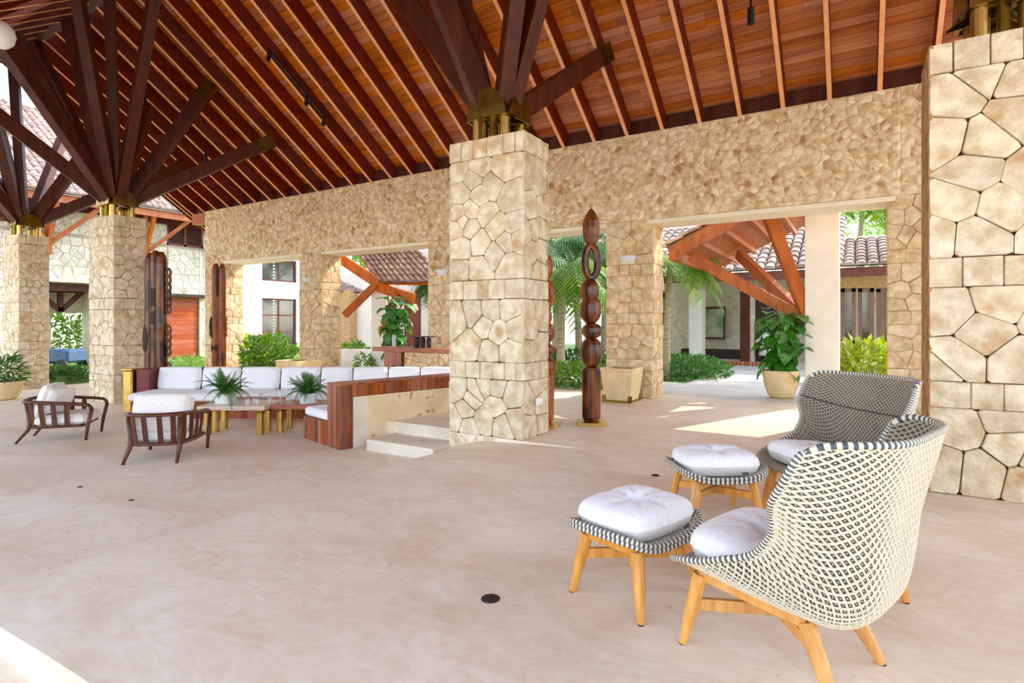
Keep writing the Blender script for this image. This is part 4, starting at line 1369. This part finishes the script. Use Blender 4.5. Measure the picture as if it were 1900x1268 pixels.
# ================================================================== OUTSIDE
def tile_roof(q, O, A, B, wt=.26, lt=.42):
    """barrel tiles on the parallelogram O, O+A (along eave), O+B (up the slope); pieces laid in courses"""
    O, A, B = Vector(O), Vector(A), Vector(B)
    na = max(1, round(A.length/wt)); nb = max(1, round(B.length/lt))
    n = A.cross(B).normalized()
    if n.z < 0: n = -n
    ta, tb = A/na, B/nb
    r = ta.length*.5
    K = 5
    for j in range(nb):
        for i in range(na):
            c0 = O + ta*(i+.5) + tb*j + n*.03; c1 = O + ta*(i+.5) + tb*(j+1.08)
            vs = []
            for c, k in ((c0, 1.0), (c1, .86)):
                for m in range(K+1):
                    an = pi*m/K
                    vs.append(c + ta.normalized()*(-cos(an)*r*k) + n*(sin(an)*r*k*.75))
            q.add(vs, [(m, m+1, K+2+m, K+1+m) for m in range(K)] + [tuple(range(K+1))])
    q.add([O - n*.02, O+A - n*.02, O+A+B - n*.02, O+B - n*.02], [(0,1,2,3)])

# ------------------------------------------------------------------ left wing of the house (runs away from the viewer, faces right)
WU = -27.0
wing = empty('house_wing', (WU, 16, LOW), 0, 'pale stone house wing with red wooden windows beyond the lounge', 'building')
def L(u, v, z): return Vector((u-WU, v-16, z-LOW))
holes = []   # (v0, v1, z0, z1)
def hole(px0, py0, px1, py1):
    a, b = Pu(px0, py0, WU), Pu(px1, py1, WU)
    holes.append((min(a.y,b.y), max(a.y,b.y), min(a.z,b.z), max(a.z,b.z)))
    return holes[-1]
h_arch = (9.2, 11.2, LOW, 3.15)
h_door = hole(312, 551, 370, 680); h_door = (h_door[0], h_door[1], LOW, h_door[3])
h_wu = hole(310, 414, 377, 462)
h_w1 = (18.6, 20.9, 1.52-.0, 2.86); h_w1 = (18.75, 20.9, LOW+.5, 2.86)
h_w2 = (18.75, 20.9, 3.8, 5.0)
holes = [h_arch, h_door, h_wu, h_w1, h_w2]
vs_ = sorted({4.0, 25.0} | {h[0] for h in holes} | {h[1] for h in holes})
zs_ = sorted({LOW, 6.25} | {h[2] for h in holes} | {h[3] for h in holes})
q = MB(); qs = MB(); rng = random.Random(77)
for i in range(len(vs_)-1):
    for j in range(len(zs_)-1):
        vm, zm = (vs_[i]+vs_[i+1])/2, (zs_[j]+zs_[j+1])/2
        if any(h[0] < vm < h[1] and h[2] < zm < h[3] for h in holes): continue
        q.box(-.5, -.03, vs_[i]-16, vs_[i+1]-16, zs_[j]-LOW, zs_[j+1]-LOW)
        if vs_[i] > 17.4 and zs_[j] > -1: 
            continue
        rect = (vs_[i], vs_[i+1], zs_[j], zs_[j+1])
        if rect[1]-rect[0] < .15 or rect[3]-rect[2] < .15: continue
        for pl in voronoi(rect, jitter_seeds(rng, rect, .33)):
            stone(qs, pl, L(WU-.03, 0, 0) + Vector((0,0,0)), Vector((0,1,0)), Vector((0,0,1)), Vector((1,0,0)), .03, .012, .02, .01, rng)
q.build('wall', m_farj, wing)
# the stones were laid in v,z: their plane starts at v=0, z=0 of the world
tag(qs.build('rubble_stones', m_far, wing), 'pale rubble stones of the house wing', kind='stuff')
q = MB(); q.box(-.03,.0,17.5-16,25-16,0,6.2)
pw = MB()
for (a, b, c, d) in ((17.5,18.75,LOW,6.2),(20.9,25,LOW,6.2),(18.75,20.9,2.86,3.8),(18.75,20.9,5.0,6.2),(18.75,20.9,LOW,LOW+.5)):
    pw.box(-.03, .02, a-16, b-16, c-LOW, d-LOW)
pw.build('plaster_bay', m_white, wing)
def window(parent, h, cols, rws, mat, gm, x=-.1):
    v0, v1, z0, z1 = h
    f = MB(); t = .09
    f.box(x-.04,x+.06,v0-16,v0-16+t,z0-LOW,z1-LOW); f.box(x-.04,x+.06,v1-16-t,v1-16,z0-LOW,z1-LOW)
    f.box(x-.04,x+.06,v0-16,v1-16,z0-LOW,z0-LOW+t); f.box(x-.04,x+.06,v0-16,v1-16,z1-LOW-t,z1-LOW)
    fo = f.build('window_frame', mat, parent)
    for i in range(cols):
        for j in range(rws):
            a = v0 + (v1-v0)*i/cols; b = v0 + (v1-v0)*(i+1)/cols; c = z0 + (z1-z0)*j/rws; d = z0 + (z1-z0)*(j+1)/rws
            m = MB(); m.box(x-.01,x+.005,a-16+.04,b-16-.04,c-LOW+.04,d-LOW-.04); m.build('pane', gm, fo)
    for i in range(1, cols):
        a = v0 + (v1-v0)*i/cols
        m = MB(); m.box(x-.03,x+.04,a-16-.04,a-16+.04,z0-LOW,z1-LOW); m.build('mullion', mat, fo)
    for j in range(1, rws):
        c = z0 + (z1-z0)*j/rws
        m = MB(); m.box(x-.03,x+.04,v0-16,v1-16,c-LOW-.04,c-LOW+.04); m.build('mullion', mat, fo)
window(wing, h_w1, 2, 3, m_winw, m_glass); window(wing, h_w2, 2, 1, m_winw, m_glass)
# shuttered window: louvres
v0, v1, z0, z1 = h_wu
q = MB(); q.box(-.14,-.02,v0-16,v0-15.92,z0-LOW,z1-LOW); q.box(-.14,-.02,v1-16.08,v1-16,z0-LOW,z1-LOW); q.box(-.14,-.02,v0-16,v1-16,z0-LOW,z0-LOW+.1); q.box(-.14,-.02,(v0+v1)/2-16.05,(v0+v1)/2-15.95,z0-LOW,z1-LOW)
so_ = q.build('shutter', m_winw, wing)
nl = 12
for i in range(nl):
    zz = z0-LOW+.1 + (z1-z0-.1)*(i+.5)/nl
    m = MB(); m.beam((-.09,v0-15.94,zz),(-.09,v1-16.06,zz),.10,.02); m.build('slat', m_winw, so_)
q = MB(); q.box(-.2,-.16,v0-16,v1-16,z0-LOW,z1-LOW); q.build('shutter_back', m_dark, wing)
# boarded door
v0, v1, z0, z1 = h_door
do = MB().box(-.2,-.12,v0-16,v1-16,z0-LOW,z1-LOW).build('door', m_doorw, wing)
for i in range(14):
    a = z0-LOW + (z1-z0)*i/14
    m = MB(); m.box(-.12,-.095,v0-16+.01,v1-16-.01,a+.006,a+(z1-z0)/14-.006); m.build('plank', m_doorw, do)
q = MB(); q.box(-.0,.35,v0-16.3,v1-15.7,z1-LOW+.0,z1-LOW+.14); q.build('door_hood', m_dark, wing)
# passage with timber and a window at its end
q = MB(); q.box(-1.6,-.5,h_arch[0]-16.2,h_arch[0]-16,0,3.6); q.box(-1.6,-.5,h_arch[1]-16,h_arch[1]-15.8,0,3.6); q.box(-1.6,-.5,h_arch[0]-16,h_arch[1]-16,3.49,3.6); q.build('passage', m_far, wing)
q = MB(); q.box(-1.8,-1.6,h_arch[0]-16,h_arch[0]-15.1,0,3.5); q.box(-1.8,-1.6,h_arch[0]-15.1,h_arch[1]-16,0,.75); q.box(-1.8,-1.6,h_arch[0]-15.1,h_arch[1]-16,2.3,3.5); q.build('end_wall', m_far, wing)
for i in range(2):
    q = MB(); q.beam((-.4-i*.9,h_arch[0]-16,3.3),(-.4-i*1.2,h_arch[1]-16,3.3),.2,.3); q.build('beam', m_beam, wing)
for s in (-.5,.0,.5):
    q = MB(); q.beam((-1.0,(h_arch[0]+h_arch[1])/2-16,2.35),(-1.0,(h_arch[0]+h_arch[1])/2-16+s*1.6,3.2),.14,.18); q.build('brace', m_beam, wing)
# eave, brackets and tiled roof
q = MB(); q.beam(L(WU+1.0,3.0,6.3), L(WU+1.0,24.5,6.3), .14, .32); q.build('eave_beam', m_orange, wing)
q = MB(); q.beam(L(WU+.05,3.0,6.2), L(WU+.05,24.5,6.2), .2, .35); q.build('wall_plate', m_beam, wing)
q = MB(); q.box(-.02,.02,3.2-16,8.8-16,5.3-LOW,6.1-LOW); q.build('clerestory_band', m_winw, wing)
for v in (12.9, 9.4, 6.2, 16.4):
    q = MB(); q.box(.02,.22,v-16.1,v-15.9,4.2-LOW,6.3-LOW); po = q.build('bracket_post', m_orange, wing)
    for (du, dv) in ((.95,-.0),(.95,1.5),(.95,-1.5)):
        q = MB(); q.beam((.15,v-16,4.6-LOW),(du,v-16+dv,6.2-LOW),.13,.16); q.build('brace', m_orange, po)
q = MB(); tile_roof(q, L(WU+1.25,2.5,6.45), Vector((0,22.5,0)), Vector((-8.0,0,5.4)), .30, .5)
tag(q.build('tiled_roof', m_tile, wing), 'courses of weathered barrel tiles', kind='stuff')
# rain chain in front of the window bay
rc_p = P(508, 560, 29.5)
rc = empty('rain_chain', (rc_p.x, rc_p.y, .3), 0, 'rain chain of small cups hanging before the wing window', 'rain chain')
for i in range(34):
    q = MB(); q.lathe([(.02,0),(.06,.09),(.05,.09),(.015,.01)], 8, (0,0,.2+i*.165)); q.build('cup', m_potw, rc)
q = MB(); q.tube([(0,0,0),(0,0,6.0)], .01, 5); q.build('chain', m_dark, rc)

# ------------------------------------------------------------------ covered walk at the porch, right
wk = empty('porch_canopy', (-.6, 13.1, 0), 0, 'orange timber canopy with plank soffit on a white column', 'canopy')
def K(u, v, z): return Vector((u+.6, v-13.1, z))
q = MB(); q.box(-.3,.3,-.3,.3,0,6.5); q.build('white_column', m_white, wk, bevel=.01)
e0_, e1_ = Vector((-3.4,12.35,3.1)), Vector((-.95,12.35,3.1+.47*2.45))
VE = 17.0
nsl = 9
for i in range(nsl):
    t0, t1 = i/nsl, (i+1)/nsl
    a = e0_.lerp(e1_, t0); b = e0_.lerp(e1_, t1)
    q = MB(); q.slab([K(a.x,12.35,a.z), K(b.x,12.35,b.z-.004), K(b.x,VE,b.z-.004), K(a.x,VE,a.z)], -.03); q.build('soffit_plank', m_orange, wk)
for t in (0.0,.2,.4,.6,.8,1.0):
    a = e0_.lerp(e1_, t)
    q = MB(); q.beam(K(a.x,12.4,a.z-.05), K(a.x,VE,a.z-.05), .09, .13); q.build('rafter', m_orange, wk)
q = MB(); q.beam(K(e0_.x-.06,12.3,e0_.z-.06), K(e1_.x,12.3,e1_.z-.02), .12, .30); q.build('verge_beam', m_orange, wk)
q = MB(); q.beam(K(e0_.x,12.2,e0_.z-.12), K(e0_.x,VE,e0_.z-.12), .16, .2); q.build('eave_beam', m_orange, wk)
for (a, b) in (((-.85,13.0,1.55),(-3.15,12.75,3.0)), ((-.85,12.95,1.6),(-1.55,12.6,3.75)), ((-.85,13.2,1.55),(-2.6,15.5,3.3))):
    q = MB(); q.beam(K(*a), K(*b), .17, .24); q.build('brace', m_orange, wk, bevel=.01)
q = MB(); tile_roof(q, K(-3.55,12.2,3.18), Vector((0,VE-12.1,0)), Vector((2.6,0,1.22)), .26, .4)
tag(q.build('tiled_roof', m_tile, wk), 'barrel tiles on the canopy', kind='stuff')

# ------------------------------------------------------------------ covered walk seen through the left opening
w2 = empty('garden_canopy', (-12.65, 13.1, 0), 0, 'tiled garden canopy with orange braces on a white column beyond the sofa', 'canopy')
B2 = Vector((-12.65,13.1,0))
q = MB(); q.box(-.3,.3,-.3,.3,-.06,2.95); q.build('white_column', m_white, w2, bevel=.01)
def R2(px, py, d): return P(px, py, d) - B2
a = R2(703,527,17.3); A_ = R2(835,527,15.6) - a; B_ = R2(640,440,20.5) - a
b = R2(768,548,16.6)
q = MB(); q.slab([a, a+A_, a+A_+B_, a+B_], .05); q.build('roof_deck', m_orange, w2)
q = MB(); tile_roof(q, a + Vector((0,0,.06)), A_, B_, .24, .42)
tag(q.build('tiled_roof', m_tile, w2), 'rows of barrel tiles on the garden canopy', kind='stuff')
q = MB(); q.beam(R2(632,480,17.6), a, .16, .3); q.build('verge_beam', m_orange, w2)
q = MB(); q.beam(a + Vector((0,0,-.1)), b + Vector((0,0,-.1)), .14, .3); q.build('eave_beam', m_orange, w2)
for (s, t) in ((R2(698,528,17.3), R2(640,585,17.6)), (R2(738,545,16.8), R2(714,605,17.2)), (R2(772,570,16.6), R2(718,606,17.2))):
    q = MB(); q.beam(s, t, .15, .2); q.build('brace', m_orange, w2)
q = MB(); c_ = R2(715,612,17.2); q.lathe([(.02,-.16),(.2,-.1),(.24,0),(.2,.1),(.02,.16)], 12, c_); q.build('brass_boss', m_brassl, w2)

# stone pavilion behind it
pv = empty('garden_pavilion', (-17.5, 22.0, 0), 0, 'low stone pavilion with orange eave and white planter wall', 'building')
def G(px, py, d): return P(px, py, d) - Vector((-17.5,22.0,0))
a = G(642,560,24); b = G(676,670,24)
q = MB(); q.box(a.x, b.x, a.y-.4, a.y+.6, -.0, 2.9); q.build('stone_pier', m_wjoint, pv)
q = MB(); q.box(b.x, b.x+1.6, a.y, a.y+.4, 0, 2.9); q.build('plaster_wall', m_white, pv)
q = MB(); q.beam(G(620,540,24), G(700,555,24), .3, .3); q.build('eave', m_orange, pv)
q = MB(); tile_roof(q, G(600,540,23.5), G(745,548,23.5)-G(600,540,23.5), Vector((0,3.5,1.6))); tag(q.build('tiled_roof', m_tile, pv), kind='stuff')
q = MB(); a = G(632,660,20); b = G(690,682,20); q.box(a.x,b.x+.4,a.y-.3,a.y+.3,-.06,.62); q.build('planter_wall', m_white, pv)
q = MB(); a = G(757,630,22); q.box(a.x-.2,a.x+1.1,a.y,a.y+.2,-.06,2.6); q.build('dark_doorway', m_winw, pv)
q = MB(); q.box(a.x+1.0,a.x+1.5,a.y-.4,a.y,-.06,4.2); q.build('white_pier', m_white, pv)
q = MB(); q.box(a.x-4,a.x+5,a.y+.2,a.y+.5,-.06,3.6); q.build('rear_wall', m_white, pv)

# ------------------------------------------------------------------ far house with tiled roof behind the right opening
FV = 22.6
fh = empty('far_house', (-2, FV, 0), 0, 'long tiled house with dark openings beyond the path', 'building')
def H(px, py, dv=0.0):
    p = Pv(px, py, FV+dv); return p - Vector((-2, FV, 0))
FZ = .06
def fbox(px0, py0, px1, py1, name, mat, y0, y1, z0=None):
    a, b = H(px0, py0), H(px1, py1)
    q = MB(); q.box(min(a.x,b.x), max(a.x,b.x), y0, y1, (min(a.z,b.z) if z0 is None else z0), max(a.z,b.z))
    return q.build(name, mat, fh)
fbox(1180, 520, 1800, 672, 'rear_wall', m_far, 3.4, 3.7, -.06)
q = MB(); q.box(-11,8,-.5,4,-.06,.07); q.build('floor_slab', m_porch, fh)
a = H(1285, 668); b = H(1470, 668)
nbk = 26
for i in range(nbk):
    x0 = a.x + (b.x-a.x)*i/nbk; x1 = a.x + (b.x-a.x)*(i+1)/nbk - .02
    q = MB(); q.box(x0,x1,-.72,-.5,-.06,.12); q.build('brick', m_brick, fh)
fbox(1225, 540, 1243, 672, 'timber_post', m_beam, -.1, .12, 0)
fbox(1374, 532, 1391, 672, 'timber_post', m_beam, -.1, .12, 0)
fbox(1275, 536, 1299, 672, 'white_pillar', m_white, .3, .9, 0)
fbox(1391, 545, 1398, 672, 'stone_jamb', m_far, .1, .5, 0)
fbox(1398, 540, 1452, 664, 'dark_doorway', m_dark, .45, .55, 0)
fbox(1245, 650, 1372, 672, 'dark_bench', m_dark, 1.5, 2.1, 0)
fbox(1245, 536, 1275, 640, 'cream_wall_panel', m_lintel, 2.6, 2.7, 0)
# framed window at the back of the open hall
for (x0, y0, x1, y1, nm, mt, dy) in ((1298,570,1346,630,'window_frame',m_winw,3.25),(1302,574,1342,626,'pane',M('bright_garden_pane', lin(120,160,130), lin(210,225,205), 1.6, .1, rand=0),3.2)):
    aa, bb = Pv(x0,y0,FV+dy)-Vector((-2,FV,0)), Pv(x1,y1,FV+dy)-Vector((-2,FV,0))
    q = MB(); q.box(aa.x,bb.x,dy-.06,dy,bb.z,aa.z); q.build(nm, mt, fh)
# dressed figure standing in the doorway
dm = empty('dress_form', tuple(Pv(1423, 640, FV+.2))[:2] + (.07,), 0, 'pale patterned robe on a stand in the dark doorway', 'dress form')
q = MB(); q.lathe([(.30,.25),(.24,.5),(.15,.85),(.17,1.05),(.2,1.2),(.09,1.33),(.05,1.4)], 14, sy=.6); q.build('robe', m_linen, dm, smooth=True)
for s in (-1, 1):
    q = MB(); q.tube([(s*.17,0,1.22),(s*.3,0,.9),(s*.33,0,.72)], [.07,.085,.10], 8); q.build('sleeve', m_linen, dm, smooth=True)
q = MB(); q.tube([(0,0,0),(0,0,.3)], .02, 6); q.build('stand', m_black, dm)
# windows right of the white column
wv = [(1560,1588),(1592,1622),(1626,1652),(1656,1690)]
fbox(1555, 640, 1700, 672, 'sill_wall', m_lintel, -.1, .4, 0)
fbox(1555, 516, 1700, 532, 'head_wall', m_wjoint, -.1, .4)
for (x0, x1) in wv:
    a, b = H(x0, 536), H(x1, 638)
    f = MB(); t = .12
    f.box(a.x,a.x+t,-.02,.12,b.z,a.z); f.box(b.x-t,b.x,-.02,.12,b.z,a.z); f.box(a.x,b.x,-.02,.12,b.z,b.z+t); f.box(a.x,b.x,-.02,.12,a.z-t,a.z)
    fo = f.build('window_frame', M('brown_window_wood', lin(118,92,80), lin(140,112,98), 3, .5) if 'brown_window_wood' not in MATS else MATS['brown_window_wood'], fh)
    q = MB(); q.box(a.x+t,b.x-t,.02,.05,b.z+t,a.z-t); q.build('pane', m_glass, fo)
q = MB(); q.box(-11,8,-1.0,-.8,3.05,3.35); q.build('eave_beam', m_winw, fh)
q = MB(); q.box(-11,8,-.8,3.6,3.3,3.36); q.build('soffit', m_lintel, fh)
q = MB(); tile_roof(q, (-11,-1.1,3.38), Vector((12.6,0,0)), Vector((0,5.4,2.6)), .34, .5); tile_roof(q, (1.6,-1.1,3.38), Vector((6.4,0,0)), Vector((0,3.4,1.3)), .34, .42)
tag(q.build('tiled_roof', m_tile, fh), 'rows of weathered barrel tiles', kind='stuff')

# ------------------------------------------------------------------ planting
def at(px, py, z=0.0): 
    p = Pz(px, py, z); return (p.x, p.y, z)
# ground cover through the narrow opening and beside the path
def cover(px, py, z, rad, n, size, mat, label, seed, name='ground_cover', cat='ground cover', asp=.5):
    p = Pz(px, py, z)
    rng = random.Random(seed)
    e = empty(name, (p.x, p.y, z-.06), 0, label, cat)
    q = MB(); leaf_cloud(q, (0,0,rad[2]*.6), rad, n, size, rng, 0, asp); tag(q.build('foliage', mat, e), kind='stuff')
    return e
cover(1068, 716, 0, (1.25,.9,.38), 2600, .13, m_leafm, 'bright green ground cover beyond the narrow opening', 41)
cover(1060, 686, 0, (2.4,1.5,.45), 2600, .16, m_leafd, 'dark ground cover farther back under the palms', 42)
cover(1268, 698, 0, (1.35,1.25,.42), 3600, .11, m_leafd, 'dark green clipped ground cover beside the white path', 43)
bush('yellow_shrub', at(1605, 716), (1.05,.7,.52), 900, .30, m_leafy, 'yellow-green leafy shrub behind the second wing chair', 'shrub', seed=44, asp=.4)
bush('yellow_shrub', at(1528, 712), (.3,.28,.26), 200, .24, m_leafy, 'small yellow shrub at the foot of the white column', 'shrub', seed=45, asp=.4)
bush('leafy_shrub', P(500, 680, 17.5) - Vector((0,0,.3)), (1.0,.7,.62), 900, .26, m_leafm, 'leafy green shrub beyond the sofa in the first opening', 'shrub', seed=46)
bush('leafy_shrub', P(462, 665, 21.5) - Vector((0,0,.3)), (.7,.6,.55), 500, .26, m_leafy, 'yellow-tipped shrub beside the pale wall in the first opening', 'shrub', seed=47)
bush('clipped_hedge', P(350, 690, 21.5) - Vector((0,0,.4)), (1.3,.8,.5), 1300, .2, m_leafm, 'grassy hedge in front of the orange wooden door', 'hedge', seed=48, asp=.2)
e = empty('clipped_hedge', P(112, 690, 17.6) - Vector((0,0,.25)), TH, 'dark clipped hedge seen between the two left pillars', 'hedge')
q = MB(); rng = random.Random(49)
for i in range(2600):
    pz_ = Vector((rng.uniform(-.85,.85), rng.uniform(-.35,.35), rng.uniform(0,.42)))
    leaf_cloud(q, pz_, (.05,.05,.05), 1, .09, rng)
tag(q.build('foliage', m_leafd, e), kind='stuff')
cr = empty('parked_cart', P(112, 668, 21.0) - Vector((0,0,.35)), TH, 'small blue and white cart beyond the dark hedge', 'cart')
q = MB(); q.rbox(-.65,.65,-.5,.5,.25,.75,.08); q.build('body', m_blue, cr)
q = MB(); q.rbox(-.75,-.3,-.5,.5,.2,.55,.06); q.build('nose', m_white, cr)
for sx in (-.45,.45):
    for sy in (-.5,.5):
        q = MB(); q.tube([(sx,sy-.05,.2),(sx,sy+.05,.2)], .2, 14); q.build('wheel', m_black, cr)
bush('leafy_shrub', P(655, 668, 20.0) - Vector((0,0,.1)), (.7,.4,.36), 420, .2, m_leafm, 'low shrub on the white planter wall of the pavilion', 'shrub', seed=50)
bush('leafy_shrub', P(676, 680, 17.5) - Vector((0,0,.4)), (.32,.32,.42), 260, .16, m_leafm, 'round shrub beside the white column beyond the sofa', 'shrub', seed=51)
bush('leafy_shrub', (-30.2, 10.9, LOW), (.9,1.3,1.3), 900, .28, m_leafm, 'green shrub seen through the passage window of the house wing', 'shrub', seed=53)
# palms
p = Pz(1040, 700, 0); palm((p.x, p.y, -.06), 2.9, 'ringed palm trunk with drooping fronds beyond the narrow opening', 61, 26, 2.3, m_leafm, .1, .12, .7)
p = P(1075, 640, 18.5); palm((p.x, p.y, -.06), 3.4, 'taller palm standing behind the ringed trunk', 62, 26, 2.6, m_leafd, -.2, .12, .75)
p = P(1015, 640, 20.5); palm((p.x, p.y, -.06), 4.2, 'dark palm close to the edge of the big pillar', 63, 26, 2.7, m_leafd, .2, .12, .75)
p = P(1120, 640, 21.5); palm((p.x, p.y, -.06), 3.6, 'bright palm half hidden by the stone pier', 64, 24, 2.6, m_leafm, .1, .12, .75)
p = P(1236, 640, 15.5); palm((p.x, p.y, -.06), 3.15, 'palm with hanging fronds at the left of the porch canopy', 65, 24, 1.75, m_leafm, .1, .1, .55)
p = P(812, 640, 18.6); palm((p.x, p.y, -.06), 2.9, 'palm whose fronds hang beside the garden canopy', 66, 27, 1.25, m_leafd, -.1, .1, .5)
for i, (px, d, h, lb) in enumerate(((1590, 36, 9.0, 'tall feathery palm above the far tiled roof, beside the white column'), (1640, 40, 10.5, 'tall feathery palm above the far roof at the pier'))):
    p = P(px, 600, d); palm((p.x, p.y, -.06), h, lb, 70+i, 30, 4.6, m_leafm, .3, .18, 1.3)
# belt of trees behind the garden
def tree(loc, h, r, n, size, mat, label, seed):
    rng = random.Random(seed)
    e = empty('garden_tree', loc, 0, label, 'tree', 'trees behind the garden')
    q = MB(); q.tube([(0,0,0),(.1,0,h*.4),(0,.1,h*.7)], [.2,.16,.1], 8); q.build('trunk', m_bark, e)
    q = MB()
    for k in range(5):
        leaf_cloud(q, (rng.uniform(-.5,.5)*r, rng.uniform(-.5,.5)*r, h*.62 + rng.uniform(-.3,.35)*r), (r*.65,r*.65,r*.55), n//5, size, rng)
    q.build('crown', mat, e)
names = ['round green tree behind the pavilion', 'dense tree beyond the narrow opening', 'dark tree behind the palms', 'broad tree at the end of the garden', 'bright tree behind the far house', 'tree rising behind the garden canopy', 'tree behind the far roof']
for i, (px, d, h, r, mt) in enumerate(((690, 40, 8, 4.2, m_leafm), (1030, 26, 6.5, 3.0, m_leafm), (1090, 30, 7.5, 3.4, m_leafd), (1180, 40, 8, 4, m_leafm), (1640, 52, 14, 5.5, m_leafm))):
    p = P(px, 600, d); tree((p.x, p.y, -.06), h, r, 2600, .42, mt, names[i], 80+i)

e = empty('shade_tree', (2.3, 20.3, -.06), 0, 'broad tree over the far tiled roof shading the white path', 'tree')
q = MB(); q.tube([(0,0,0),(-.3,.1,2.4),(-1.2,.2,5.0)], [.22,.18,.12], 8); q.build('trunk', m_bark, e)
q = MB(); rng = random.Random(99)
for k in range(7): leaf_cloud(q, (-1.6 + rng.uniform(-1.6,1.4), rng.uniform(-1.8,1.8), 6.5 + rng.uniform(-.9,.9)), (1.5,1.5,1.1), 420, .36, rng)
q.build('crown', m_leafm, e)
